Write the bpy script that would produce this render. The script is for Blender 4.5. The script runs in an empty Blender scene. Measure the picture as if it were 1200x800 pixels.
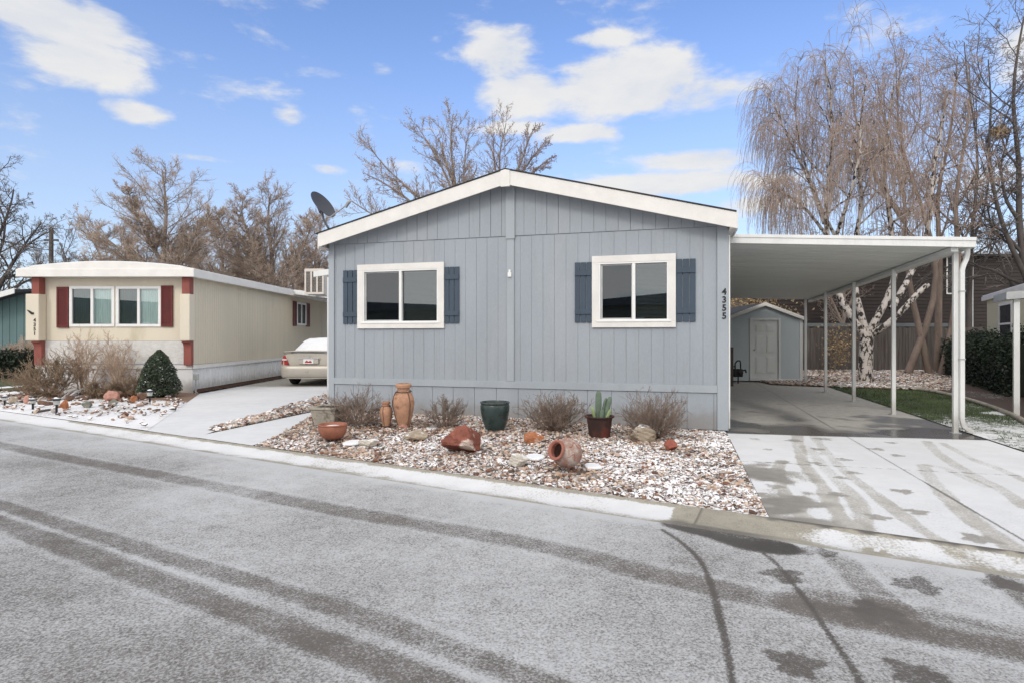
import bpy, math, random
import numpy as np
from mathutils import Vector, Matrix
random.seed(7)
RG = np.random.default_rng(11)
R = math.radians
sc = bpy.context.scene
COL = sc.collection
F, H, HY = 694.0, 1.5, 395.0

def P(x, y, z=0.0):
    Z = (H - z) * F / (y - HY)
    return Vector(((x - 600) / F * Z, Z, z))
def PD(x, y, Z):
    return Vector(((x - 600) / F * Z, Z, H + (HY - y) / F * Z))

# ------------------------------------------------------------------ materials
def lin(c, k=.80):
    g_ = .3 * c[0] + .59 * c[1] + .11 * c[2]; c = tuple(g_ + (q - g_) * k for q in c)
    return tuple(((v / 255) / 12.92 if v / 255 <= .04045 else (((v / 255) + .055) / 1.055) ** 2.4) for v in c)
class NT:
    def __init__(s, m):
        m.use_nodes = True
        s.nt = m.node_tree; s.n = s.nt.nodes; s.l = s.nt.links
        s.n.clear()
    def new(s, t, **kw):
        n = s.n.new(t)
        for k, v in kw.items():
            if k in n.inputs: 
                s.set(n, k, v)
            else: setattr(n, k, v)
        return n
    def set(s, n, k, v):
        if isinstance(v, bpy.types.NodeSocket): s.l.new(v, n.inputs[k])
        else: n.inputs[k].default_value = v
    def math(s, op, a, b=None, c=None, clamp=False):
        n = s.n.new('ShaderNodeMath'); n.operation = op; n.use_clamp = clamp
        for i, v in enumerate((a, b, c)):
            if v is not None: s.set(n, i, v)
        return n.outputs[0]
    def mix(s, f, a, b):
        n = s.n.new('ShaderNodeMix'); n.data_type = 'RGBA'
        s.set(n, 0, f)
        for i, v in ((6, a), (7, b)):
            if not isinstance(v, bpy.types.NodeSocket) and len(v) == 3: v = (*v, 1)
            s.set(n, i, v)
        return n.outputs[2]
    def ramp(s, v, a, b, c=0.0, d=1.0):
        n = s.n.new('ShaderNodeMapRange'); n.interpolation_type = 'SMOOTHSTEP'
        s.set(n, 0, v); s.set(n, 1, a); s.set(n, 2, b); s.set(n, 3, c); s.set(n, 4, d)
        return n.outputs[0]
    def noise(s, vec, scale, detail=3, rough=.55, dist=0):
        n = s.n.new('ShaderNodeTexNoise')
        if vec is not None: s.l.new(vec, n.inputs['Vector'])
        n.inputs['Scale'].default_value = scale; n.inputs['Detail'].default_value = detail
        n.inputs['Roughness'].default_value = rough; n.inputs['Distortion'].default_value = dist
        return n.outputs[0]
    def scalevec(s, vec, sv):
        n = s.n.new('ShaderNodeMapping'); s.l.new(vec, n.inputs[0]); n.inputs['Scale'].default_value = sv
        return n.outputs[0]
    def bump(s, h, strength, dist):
        n = s.n.new('ShaderNodeBump'); s.set(n, 'Height', h)
        n.inputs['Strength'].default_value = strength; n.inputs['Distance'].default_value = dist
        return n.outputs[0]

def out(t, col, rough=.7, normal=None, spec=.3, metal=0.0, alpha=None, trans=None):
    p = t.new('ShaderNodeBsdfPrincipled')
    if not isinstance(col, bpy.types.NodeSocket): col = (*col[:3], 1)
    t.set(p, 'Base Color', col); t.set(p, 'Roughness', rough); t.set(p, 'Specular IOR Level', spec); t.set(p, 'Metallic', metal)
    if normal is not None: t.set(p, 'Normal', normal)
    if trans: t.set(p, 'Transmission Weight', trans)
    o = t.new('ShaderNodeOutputMaterial'); t.l.new(p.outputs[0], o.inputs[0])
    return p
def gloss(m):
    m.diffuse_color = (.5, .5, .5, 1)
    return m

def mat(name, c, rough=.7, var=.12, scale=6, stretch=(1, 1, 1), fine=0.0, fscale=80, bump=0.0, bdist=.005, spec=.3, metal=0.0,
        c2=None, c2amt=(.55, .7), c2scale=3, snowtop=0.0, splash=0.0):
    """a procedural paint / stone / bark: base colour with broad mottling, fine grain, an optional second colour in blotches and bump"""
    m = bpy.data.materials.new(name); t = NT(m)
    tc = t.new('ShaderNodeTexCoord').outputs['Object']
    v = t.scalevec(tc, stretch)
    n1 = t.noise(v, scale, 4, .6)
    lo = tuple(x * (1 - var) for x in c); hi = tuple(min(1, x * (1 + var)) for x in c)
    col = t.mix(t.ramp(n1, .3, .7), lo, hi)
    if c2 is not None:
        n2 = t.noise(v, c2scale, 5, .65)
        col = t.mix(t.ramp(n2, c2amt[0], c2amt[1]), col, c2)
    n3 = t.noise(v, fscale, 2, .6)
    if fine:
        col = t.mix(t.ramp(n3, .25, .75, 0, fine), col, tuple(x * .35 for x in c))
    if splash:      # mud splashed up from the ground and faint runs down the boards
        sz = t.new('ShaderNodeSeparateXYZ'); t.l.new(tc, sz.inputs[0])
        hh = t.math('ADD', sz.outputs[2], t.math('MULTIPLY', t.noise(tc, 5, 5, .7), -.45))
        col = t.mix(t.ramp(hh, -.12, .22, splash, 0), col, (.20, .165, .13))
        rn = t.noise(t.scalevec(tc, (9, 9, .35)), 1.6, 4, .7)
        col = t.mix(t.ramp(rn, .56, .78, 0, splash * .45), col, (.22, .20, .18))
    if snowtop:
        g = t.new('ShaderNodeNewGeometry').outputs['Normal']
        sx = t.new('ShaderNodeSeparateXYZ'); t.l.new(g, sx.inputs[0])
        ns = t.noise(tc, 9, 4, .6)
        a = t.math('ADD', sx.outputs[2], t.math('MULTIPLY', t.math('SUBTRACT', ns, .5), 1.2))
        col = t.mix(t.ramp(a, 1.0 - snowtop, 1.15 - snowtop), col, (.8, .82, .85))
    nr = t.bump(t.math('ADD', n1, t.math('MULTIPLY', n3, .5)), bump, bdist) if bump else None
    rr = t.ramp(n1, .3, .7, max(0.02, rough - .08), min(1, rough + .08))
    out(t, col, rr, nr, spec, metal)
    return m

M = {}
M['siding'] = mat('grey_blue_painted_siding', lin((155, 162, 170), 1), .62, .05, 1.2, (1, 1, .35), .10, 60, .25, .002, c2=lin((163, 168, 174), 1), c2amt=(.45, .75), c2scale=1.0, splash=.5)
M['trimgrey'] = mat('grey_blue_trim_board', lin((161, 168, 175), 1), .6, .05, 2, (1, 1, .4), .08, 60, .15, .002)
M['white'] = mat('white_painted_trim', (.74, .72, .69), .5, .05, 3, (1, 1, 1), .06, 50, .1, .002)
M['whitemetal'] = mat('white_enamelled_metal', (.72, .725, .715), .4, .05, 4, (1, 1, .3), .06, 40, splash=.4)
M['vinyl'] = mat('white_vinyl_frame', (.78, .78, .77), .4, .03, 5)
M['shutter'] = mat('slate_blue_shutter_paint', lin((68, 81, 95), 1), .6, .10, 4, (1, 1, .3), .15, 70, .2, .002)
M['shingle'] = mat('dark_asphalt_shingle', (.05, .05, .052), .9, .3, 12, (1, 1, 1), .3, 90, .5, .004)
M['roofsnow'] = mat('thin_snow_on_roof', (.72, .74, .77), .8, .06, 2, (1, 1, 1), .05, 40, .3, .01)
M['black'] = mat('black_satin_paint', (.02, .021, .024), .5, .2, 8)
M['dark'] = mat('dark_interior', (.03, .03, .03), .9, .2, 3)
M['blind'] = mat('cream_window_blind', (.75, .73, .68), .6, .05, 3)
M['curtain'] = mat('pale_green_lace_curtain', lin((226, 240, 236)), .8, .08, 5, (6, 1, .4), .1, 60)
M['cream'] = mat('cream_metal_siding', lin((215, 206, 188), 1), .55, .05, 1, (1, 1, .3), .05, 40, c2=lin((190, 178, 145)), c2amt=(.55, .8), c2scale=1.2)
M['creamside'] = mat('cream_ribbed_metal_siding', lin((208, 199, 180), 1), .55, .05, .8, (1, 1, .3), .05, 40, c2=lin((188, 172, 144)), c2amt=(.55, .85), c2scale=.9, splash=.35)
M['redpaint'] = mat('faded_red_paint', lin((150, 76, 66)), .6, .12, 4, (1, 1, .5), .1, 60)
M['maroon'] = mat('dark_red_louvre_paint', lin((112, 42, 40)), .55, .12, 5, (1, 1, 1), .1, 60)
M['skirt'] = mat('white_metal_skirting', lin((226, 227, 228)), .5, .05, 1.5, (1, 1, .4), .08, 50, c2=lin((175, 172, 165)), c2amt=(.6, .85), c2scale=1.5, splash=.5)
M['stonepanel'] = mat('white_stone_look_panel', lin((214, 212, 208)), .75, .08, 6, (1, 1, 2), .2, 30, .5, .006)
M['teal'] = mat('dusty_teal_siding', lin((92, 122, 124)), .65, .08, 2, (1, 1, .3), .1, 60)
M['shed'] = mat('pale_grey_blue_shed_paint', lin((184, 196, 202)), .6, .05, 1.2, (1, 1, .4), .08, 60)
M['sheddoor'] = mat('off_white_door_paint', lin((214, 217, 216)), .5, .05, 3, (1, 1, .5), .06, 60)
M['fence'] = mat('weathered_grey_brown_fence_wood', lin((104, 97, 92)), .85, .3, 3, (4, 4, .25), .35, 60, .5, .004, c2=lin((84, 72, 66)), c2amt=(.45, .7), c2scale=2)
M['darksiding'] = mat('dark_brown_house_siding', lin((62, 54, 52)), .8, .2, 1, (.4, 1, 2), .2, 40, .2, .003)
M['yellow'] = mat('pale_yellow_siding', lin((206, 196, 160)), .6, .05, 2)
M['greysid'] = mat('mid_grey_far_siding', lin((110, 116, 120)), .8, .1, 2)
M['underside'] = mat('light_grey_metal_ceiling', (.74, .75, .72), .5, .06, 1, (.5, 3, 1), .05, 40)
M['terra'] = mat('weathered_terracotta', lin((190, 138, 106)), .85, .18, 7, (1, 1, 1), .3, 70, .4, .004, c2=lin((132, 88, 66)), c2amt=(.52, .7), c2scale=6)
M['terrabowl'] = mat('red_brown_terracotta', lin((162, 96, 72)), .6, .15, 9, (1, 1, 1), .2, 70, .3, .003)
M['jug'] = mat('frosted_pinkish_clay', lin((168, 132, 118)), .9, .15, 8, (1, 1, 1), .3, 60, .5, .004, c2=lin((190, 178, 168)), c2amt=(.45, .62), c2scale=9)
M['jugrim'] = mat('reddish_clay_rim', lin((168, 100, 82)), .8, .15, 9)
M['greenpot'] = mat('dark_green_glazed_ceramic', lin((44, 62, 60)), .3, .25, 6, (1, 1, 1), .2, 50, .2, .003, spec=.5)
M['rustpot'] = mat('rusty_black_pot', lin((66, 46, 42)), .6, .3, 5, (1, 1, 1), .2, 50, .3, .003, c2=lin((112, 52, 40)), c2amt=(.45, .65), c2scale=4)
M['soil'] = mat('dark_soil', (.05, .035, .025), .95, .3, 20, (1, 1, 1), .3, 90, .6, .01)
M['cactus'] = mat('grey_green_cactus', lin((100, 120, 100)), .7, .15, 8, (1, 1, 1), .2, 70, .2, .003)
M['cactus2'] = mat('yellow_green_cactus', lin((140, 158, 104)), .6, .15, 8, (1, 1, 1), .2, 70, .2, .003)
M['concrete_pot'] = mat('mossy_cast_concrete', lin((168, 160, 146)), .9, .15, 5, (1, 1, 1), .3, 60, .5, .004, c2=lin((118, 110, 92)), c2amt=(.5, .7), c2scale=6)
M['jasper'] = mat('red_jasper_stone', lin((146, 78, 60)), .75, .3, 7, (1, 1, 1), .2, 50, .6, .01, c2=lin((206, 186, 172)), c2amt=(.52, .60), c2scale=3.2)
M['orangerock'] = mat('orange_stone', lin((178, 104, 62)), .8, .25, 7, (1, 1, 1), .2, 50, .6, .01, c2=lin((205, 190, 175)), c2amt=(.55, .66), c2scale=6, snowtop=.1)
M['whiterock'] = mat('pale_cream_stone', lin((206, 198, 184)), .85, .1, 7, (1, 1, 1), .2, 50, .5, .01, c2=lin((150, 132, 108)), c2amt=(.6, .75), c2scale=6, snowtop=.25)
M['tanrock'] = mat('tan_stone', lin((176, 158, 136)), .85, .2, 7, (1, 1, 1), .25, 50, .6, .01, c2=lin((112, 92, 72)), c2amt=(.55, .72), c2scale=7, snowtop=.12)
M['brownrock'] = mat('brown_stone', lin((120, 88, 70)), .85, .25, 7, (1, 1, 1), .25, 50, .6, .01, c2=lin((80, 66, 58)), c2amt=(.55, .72), c2scale=7, snowtop=.08)
M['pinkrock'] = mat('salmon_pink_stone', lin((196, 138, 120)), .8, .15, 7, (1, 1, 1), .2, 50, .6, .01)
M['greyrock'] = mat('grey_green_stone', lin((120, 120, 108)), .85, .2, 7, (1, 1, 1), .25, 50, .6, .01, snowtop=.1)
M['snow'] = mat('fresh_snow', (.80, .81, .83), .8, .04, 6, (1, 1, 1), .03, 60, .4, .01)
M['bark'] = mat('grey_brown_bark', lin((142, 126, 114)), .9, .25, 6, (1, 1, .3), .3, 40, .6, .01)
M['barkdark'] = mat('dark_grey_bark', lin((92, 84, 80)), .9, .25, 6, (1, 1, .3), .3, 40, .4, .01)
M['barkbrown'] = mat('warm_brown_bark', lin((130, 112, 100)), .9, .25, 4, (1, 1, .3), .3, 40, .6, .02)
M['twigbrown'] = mat('brown_twig', lin((188, 166, 148)), .9, .25, 1, (1, 1, 1))
M['twigred'] = mat('reddish_brown_hanging_twig', lin((168, 146, 132)), .9, .25, 1, (1, 1, 1))
M['twiggrey'] = mat('grey_twig', lin((132, 122, 116)), .9, .25, 1, (1, 1, 1))
M['birch'] = mat('white_birch_bark', lin((200, 190, 182)), .8, .1, 5, (1, 1, .7), .15, 60, .3, .006, c2=lin((52, 44, 40)), c2amt=(.49, .55), c2scale=7.5)
M['birchtop'] = mat('pale_birch_limb_bark', lin((188, 176, 166)), .8, .12, 5, (1, 1, 2.5), .15, 60, .3, .006, c2=lin((110, 92, 82)), c2amt=(.56, .68), c2scale=2.5)
M['shrub'] = mat('dry_grey_brown_stem', lin((136, 116, 102)), .9, .25, 6, (1, 1, 1))
M['shrubtan'] = mat('dry_tan_stem', lin((192, 164, 140)), .9, .25, 4, (1, 1, 1))
M['shrubbrown'] = mat('dull_brown_brush', lin((150, 126, 102)), .9, .25, 4, (1, 1, 1))
M['carbody'] = mat('beige_metallic_car_paint', lin((182, 175, 164), 1), .35, .04, 3, spec=.5, metal=.2)
M['tyre'] = mat('black_tyre_rubber', (.02, .02, .02), .85, .2, 10)
M['rim'] = mat('silver_wheel_rim', (.45, .45, .46), .35, .05, 5, metal=.7)
M['tail'] = mat('red_tail_lamp_lens', (.42, .02, .02), .2, .2, 8, spec=.6)
M['lampclear'] = mat('clear_lamp_lens', (.6, .5, .48), .2, .1, 8, spec=.6)
M['dish'] = mat('matt_grey_dish', lin((74, 76, 84)), .6, .06, 4)
M['galv'] = mat('galvanised_grey_metal', (.42, .43, .43), .5, .1, 6, metal=.2)
M['leaf'] = mat('dark_evergreen_leaf', (.020, .030, .018), .6, .5, 1.5)
M['leaf2'] = mat('bluish_evergreen_needles', (.06, .08, .05), .7, .5, 5, snowtop=.15)
M['ochre'] = mat('ochre_dead_leaf', lin((162, 136, 98)), .9, .4, 2)
M['deadleaf'] = mat('brown_dead_leaf', lin((138, 98, 72)), .9, .4, 2)
M['olive'] = mat('olive_green_siding', lin((122, 124, 112)), .8, .1, 2)
M['redrock'] = mat('bright_red_stone', lin((158, 80, 62)), .75, .25, 7, (1, 1, 1), .2, 50, .6, .01)
M['leafolive'] = mat('olive_leaf_tuft', lin((104, 108, 66)), .8, .3, 2)
M['glow'] = mat('frosted_lantern_glass', (.5, .5, .48), .3, .1, 6)
M['cooler'] = mat('beige_cooler_metal', lin((206, 196, 186)), .5, .05, 4)
M['louvre'] = mat('grey_louvre_metal', lin((140, 134, 128)), .6, .1, 4)

def make_glass(name, refl=.25, tint=(.8, .85, .85)):
    m = bpy.data.materials.new(name); t = NT(m)
    g = t.new('ShaderNodeBsdfGlossy'); g.inputs['Roughness'].default_value = .012; g.inputs['Color'].default_value = (.9, .95, 1, 1)
    tr = t.new('ShaderNodeBsdfTransparent'); tr.inputs['Color'].default_value = (*tint, 1)
    fr = t.new('ShaderNodeFresnel'); fr.inputs['IOR'].default_value = 1.5
    nz = t.noise(t.new('ShaderNodeTexCoord').outputs['Object'], 1.6, 2)
    t.set(g, 'Normal', t.bump(nz, .004, .001))
    f = t.math('ADD', fr.outputs[0], refl, clamp=True)
    mx = t.new('ShaderNodeMixShader'); t.set(mx, 0, f); t.l.new(tr.outputs[0], mx.inputs[1]); t.l.new(g.outputs[0], mx.inputs[2])
    o = t.new('ShaderNodeOutputMaterial'); t.l.new(mx.outputs[0], o.inputs[0])
    return m
M['glass'] = make_glass('window_glass', .085, (.55, .58, .56))
M['glassdark'] = make_glass('screened_window_glass', .05, (.30, .31, .31))
M['glasspale'] = make_glass('pale_window_glass', .04, (.92, .95, .94))

def ground_mat(name, under, snowc, scale, w, amp, under2=None, big=.6, wetc=None, bumpd=.004, stretch=(1, 1, 1), detail=3, mid=0.0):
    """under colour with snow lying on it; the vertex layer 'snow' says how thickly, 'wet' where it is wet"""
    m = bpy.data.materials.new(name); t = NT(m)
    tc = t.new('ShaderNodeTexCoord').outputs['Object']
    v = t.scalevec(tc, stretch)
    a = t.new('ShaderNodeAttribute'); a.attribute_name = 'snow'
    aw = t.new('ShaderNodeAttribute'); aw.attribute_name = 'wet'
    n = t.noise(v, scale, detail, .6)
    nb = t.noise(tc, big, 4, .6)
    nm = t.noise(tc, 7, 4, .6)
    s = t.math('ADD', n, t.math('MULTIPLY', t.math('SUBTRACT', a.outputs['Fac'], .5), amp))
    s = t.math('ADD', s, t.math('MULTIPLY', t.math('SUBTRACT', nb, .5), .22))
    s = t.math('ADD', s, t.math('MULTIPLY', t.math('SUBTRACT', nm, .5), .12 + mid))
    f = t.ramp(s, .5 - w, .5 + w)
    c = t.mix(t.ramp(nm, .3, .7), under, under2 or tuple(x * 1.35 for x in under))
    c = t.mix(t.ramp(t.noise(v, scale * 1.7, 2), .35, .65, 0, .5), c, tuple(min(1, x * 1.6) for x in under))
    c = t.mix(aw.outputs['Fac'], c, wetc or tuple(x * .45 for x in under))
    thin = t.math('ADD', t.math('MULTIPLY', nb, .5), t.math('MULTIPLY', t.noise(tc, 3.3, 6, .7), .5))
    c = t.mix(f, c, t.mix(t.ramp(thin, .38, .62), tuple(x * .90 for x in snowc), snowc))
    rr = t.math('MULTIPLY_ADD', aw.outputs['Fac'], -.62, .85)
    out(t, c, rr, t.bump(t.math('MULTIPLY_ADD', f, .7, t.math('MULTIPLY', n, .6)), .5, bumpd), .3)
    return m
M['road'] = ground_mat('snow_dusted_asphalt', (.105, .094, .085), (.50, .505, .515), 84, .22, .60, bumpd=.006, detail=5, mid=.07)
M['concrete'] = ground_mat('snow_dusted_concrete', (.32, .305, .28), (.67, .675, .69), 45, .22, 1.1, big=.5, wetc=(.10, .092, .082), bumpd=.002)
M['gutter'] = ground_mat('snow_filled_gutter_concrete', (.26, .24, .20), (.68, .685, .70), 45, .20, 1.0, wetc=(.11, .10, .085), bumpd=.003)
M['bedsoil'] = ground_mat('bed_soil_with_snow', (.17, .11, .08), (.78, .78, .80), 26, .06, .9, bumpd=.01)
M['lawn'] = ground_mat('lawn_soil_with_snow', (.045, .06, .025), (.70, .71, .725), 34, .10, 1.0, big=.9, bumpd=.01, mid=.45)
M['earth'] = ground_mat('brown_earth_with_snow', (.16, .12, .09), (.74, .75, .77), 8, .1, 1.0, big=.3, bumpd=.02, mid=.2)
M['litter'] = ground_mat('leaf_litter_and_pale_gravel', (.26, .18, .13), (.66, .62, .60), 14, .1, 1.0, big=.8, bumpd=.02, mid=.25)

M['mulch'] = ground_mat('dark_bark_mulch_with_snow', (.075, .052, .04), (.7, .71, .73), 20, .1, 1.0, big=.8, bumpd=.02, mid=.25)
def attr_mat(name, rough=.85, snow=.45):
    m = bpy.data.materials.new(name); t = NT(m)
    a = t.new('ShaderNodeAttribute'); a.attribute_name = 'tint'
    tc = t.new('ShaderNodeTexCoord').outputs['Object']
    g = t.new('ShaderNodeNewGeometry').outputs['Normal']
    sx = t.new('ShaderNodeSeparateXYZ'); t.l.new(g, sx.inputs[0])
    n = t.noise(tc, 30, 3); nb = t.noise(tc, 2.2, 3)
    v = t.math('ADD', sx.outputs[2], t.math('MULTIPLY', t.math('SUBTRACT', n, .5), .9))
    v = t.math('ADD', v, t.math('MULTIPLY', t.math('SUBTRACT', nb, .5), 1.2))
    v = t.math('ADD', v, t.math('MULTIPLY', a.outputs['Alpha'], .5))
    c = t.mix(t.ramp(n, .3, .7, 0, .25), a.outputs['Color'], (.1, .08, .07))
    c = t.mix(t.ramp(v, 1.25 - snow, 1.4 - snow), c, (.80, .80, .82))
    out(t, c, rough)
    return m
M['gravel'] = attr_mat('mixed_gravel_with_snow', snow=.31)
M['grassblade'] = mat('grass_blade', (.07, .098, .038), .8, .5, 1.2)

# ------------------------------------------------------------------ mesh builders
def tag(o, label=None, cat=None, group=None, kind=None):
    if label: o['label'] = label
    if cat: o['category'] = cat
    if group: o['group'] = group
    if kind: o['kind'] = kind
    return o
def empty(name, loc, label=None, cat=None, group=None, rz=0.0):
    o = bpy.data.objects.new(name, None); COL.objects.link(o)
    o.empty_display_size = .2
    o.location = loc; o.rotation_euler = (0, 0, rz)
    return tag(o, label, cat, group)
class MB:
    def __init__(s): s.v = []; s.f = []
    def add(s, vs, fs):
        b = len(s.v); s.v += [tuple(v) for v in vs]; s.f += [tuple(i + b for i in f) for f in fs]
        return s
    def box(s, x0, x1, y0, y1, z0, z1):
        return s.hexa([(x0, y0, z0), (x1, y0, z0), (x1, y1, z0), (x0, y1, z0), (x0, y0, z1), (x1, y0, z1), (x1, y1, z1), (x0, y1, z1)])
    def hexa(s, v):
        return s.add(v, [(0, 3, 2, 1), (4, 5, 6, 7), (0, 1, 5, 4), (1, 2, 6, 5), (2, 3, 7, 6), (3, 0, 4, 7)])
    def slab(s, x0, x1, y0, y1, zb, zt0, zt1):     # board whose top edge slopes from zt0 at x0 to zt1 at x1
        return s.hexa([(x0, y0, zb), (x1, y0, zb), (x1, y1, zb), (x0, y1, zb), (x0, y0, zt0), (x1, y0, zt1), (x1, y1, zt1), (x0, y1, zt0)])
    def prism(s, poly, y0, y1, axis='y'):
        n = len(poly)
        if axis == 'y': a = [(p[0], y0, p[1]) for p in poly]; b = [(p[0], y1, p[1]) for p in poly]
        elif axis == 'x': a = [(y0, p[0], p[1]) for p in poly]; b = [(y1, p[0], p[1]) for p in poly]
        else: a = [(p[0], p[1], y0) for p in poly]; b = [(p[0], p[1], y1) for p in poly]
        return s.add(a + b, [tuple(range(n))[::-1], tuple(range(n, 2 * n))] + [(i, (i + 1) % n, n + (i + 1) % n, n + i) for i in range(n)])
    def tube(s, pts, r, sides=8, cap=True):
        pts = [Vector(p) for p in pts]; n = len(pts)
        rs = list(r) if isinstance(r, (list, tuple)) else [r] * n
        if len(rs) != n: rs = [float(q) for q in np.interp(np.linspace(0, 1, n), np.linspace(0, 1, len(rs)), rs)]
        vs = []; u = None
        for i, p in enumerate(pts):
            t = (pts[min(i + 1, n - 1)] - pts[max(i - 1, 0)]).normalized()
            if u is None:
                u = t.cross(Vector((0, 0, 1)) if abs(t.z) < .9 else Vector((1, 0, 0))).normalized()
            u = (u - t * u.dot(t)).normalized(); w = t.cross(u)
            for k in range(sides):
                a = 2 * math.pi * k / sides
                vs.append(p + (u * math.cos(a) + w * math.sin(a)) * rs[i])
        fs = [(i * sides + k, i * sides + (k + 1) % sides, (i + 1) * sides + (k + 1) % sides, (i + 1) * sides + k) for i in range(n - 1) for k in range(sides)]
        if cap: fs += [tuple(range(sides))[::-1], tuple(range((n - 1) * sides, n * sides))]
        return s.add(vs, fs)
    def lathe(s, prof, sides=28, c=(0, 0, 0), jit=0.0, sq=1.0, cap=True):
        vs = []
        for (r, z) in prof:
            for k in range(sides):
                a = 2 * math.pi * k / sides
                rr = r * (1 + jit * math.sin(3 * a + z * 9))
                vs.append((c[0] + rr * math.cos(a), c[1] + rr * math.sin(a) * sq, c[2] + z))
        n = len(prof)
        fs = [(i * sides + k, i * sides + (k + 1) % sides, (i + 1) * sides + (k + 1) % sides, (i + 1) * sides + k) for i in range(n - 1) for k in range(sides)]
        if cap: fs += [tuple(range(sides))[::-1], tuple(range((n - 1) * sides, n * sides))]
        return s.add(vs, fs)
    def build(s, name, m, parent=None, smooth=False, bevel=0.0, mx=None):
        me = bpy.data.meshes.new(name)
        vs = s.v if mx is None else [tuple(mx @ Vector(v)) for v in s.v]
        me.from_pydata(vs, [], s.f); me.validate()
        if smooth: me.shade_smooth()
        o = bpy.data.objects.new(name, me); COL.objects.link(o)
        me.materials.append(M[m] if isinstance(m, str) else m)
        if parent: o.parent = parent
        if bevel:
            b = o.modifiers.new('bevel', 'BEVEL'); b.width = bevel; b.segments = 2; b.limit_method = 'ANGLE'; b.angle_limit = R(40)
        if smooth == 'auto':
            me.shade_smooth()
            try: me.set_sharp_from_angle(angle=R(35))
            except Exception: pass
        return o
def fastmesh(name, V, Q, m, parent=None, smooth=True, attrs=None, col=None):
    """V (n,3) floats, Q (k,3 or 4) ints"""
    me = bpy.data.meshes.new(name)
    V = np.ascontiguousarray(V, np.float32); Q = np.ascontiguousarray(Q, np.int32)
    k, s = Q.shape
    me.vertices.add(len(V)); me.vertices.foreach_set('co', V.ravel())
    me.loops.add(k * s); me.loops.foreach_set('vertex_index', Q.ravel())
    me.polygons.add(k); me.polygons.foreach_set('loop_start', np.arange(0, k * s, s, dtype=np.int32))
    me.polygons.foreach_set('loop_total', np.full(k, s, np.int32))
    me.polygons.foreach_set('use_smooth', np.full(k, bool(smooth)))
    me.update(calc_edges=True)
    for an, av in (attrs or {}).items():
        a = me.attributes.new(an, 'FLOAT', 'POINT'); a.data.foreach_set('value', np.ascontiguousarray(av, np.float32))
    if col is not None:
        a = me.attributes.new('tint', 'FLOAT_COLOR', 'POINT'); a.data.foreach_set('color', np.ascontiguousarray(col, np.float32).ravel())
    me.materials.append(M[m] if isinstance(m, str) else m)
    o = bpy.data.objects.new(name, me); COL.objects.link(o)
    if parent: o.parent = parent
    return o
def copy_tree(o, parent=None):
    c = o.copy(); COL.objects.link(c)
    if parent: c.parent = parent
    for ch in list(o.children): copy_tree(ch, c)
    return c

# ------------------------------------------------------------------ value noise and stroke fields in numpy
def vnoise(x, y, sc_=1.0, seed=0):
    x = x * sc_; y = y * sc_
    xi = np.floor(x).astype(np.int64); yi = np.floor(y).astype(np.int64)
    fx = x - xi; fy = y - yi; fx = fx * fx * (3 - 2 * fx); fy = fy * fy * (3 - 2 * fy)
    def h(a, b):
        n = (a * 374761393 + b * 668265263 + seed * 1442695041) & 0x7fffffff
        n = ((n ^ (n >> 13)) * 1274126177) & 0x7fffffff
        return (n % 10007) / 10007.0
    return (h(xi, yi) * (1 - fx) + h(xi + 1, yi) * fx) * (1 - fy) + (h(xi, yi + 1) * (1 - fx) + h(xi + 1, yi + 1) * fx) * fy
def sstep(a, b, x):
    t = np.clip((x - a) / (b - a), 0, 1); return t * t * (3 - 2 * t)
def smooth_line(pts, n=8):
    p = [np.array(q[:2], float) for q in pts]
    p = [2 * p[0] - p[1]] + p + [2 * p[-1] - p[-2]]
    o = []
    for i in range(1, len(p) - 2):
        for k in range(n):
            t = k / n
            o.append(.5 * ((2 * p[i]) + (-p[i - 1] + p[i + 1]) * t + (2 * p[i - 1] - 5 * p[i] + 4 * p[i + 1] - p[i + 2]) * t * t + (-p[i - 1] + 3 * p[i] - 3 * p[i + 1] + p[i + 2]) * t ** 3))
    o.append(p[-2]); return np.array(o)
def dist_line(X, Y, line):
    d = np.full(X.shape, 1e9)
    for a, b in zip(line[:-1], line[1:]):
        ab = b - a; L = ab.dot(ab) + 1e-12
        t = np.clip(((X - a[0]) * ab[0] + (Y - a[1]) * ab[1]) / L, 0, 1)
        d = np.minimum(d, np.hypot(X - a[0] - t * ab[0], Y - a[1] - t * ab[1]))
    return d
SKY_SAT, SKY_VAL, SKY_STR, CLOUD, SUN_E, EXPO = 1.0, 1.75, .12, 6.3, 0.9, 0.22
# ================================================================== GROUND
S_, T_ = np.array((.8704, -.4924)), np.array((-.4924, -.8704))
K0 = np.array((0.0, 6.17))
def K(s, t, z=0.0):
    p = K0 + S_ * s + T_ * t
    return Vector((p[0], p[1], z))
O3 = Vector((3.42, 9.46, 0)); A3 = Vector((.9627, -.2706, 0)); D3 = Vector((.2706, .9627, 0))
def W(a, d, z=0.0):
    v = O3 + A3 * a + D3 * d; v.z = z; return v
def sheet(name, us, vs, posf, m, fields, label=None, kind='structure', cat=None):
    U, Vv = np.meshgrid(us, vs)
    X, Y, Z = posf(U, Vv)
    nv, nu = U.shape
    V = np.stack([X.ravel(), Y.ravel(), Z.ravel()], 1)
    i = np.arange(nv - 1)[:, None] * nu + np.arange(nu - 1)[None, :]
    Q = np.stack([i, i + 1, i + nu + 1, i + nu], -1).reshape(-1, 4)
    # face up
    a = V[Q[0, 1]] - V[Q[0, 0]]; b = V[Q[0, 3]] - V[Q[0, 0]]
    if np.cross(a, b)[2] < 0: Q = Q[:, ::-1]
    sn, we = fields(V[:, 0], V[:, 1])
    o = fastmesh(name, V, Q, m, attrs={'snow': sn, 'wet': we})
    tag(o, label, cat, None, kind); return o
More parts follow.
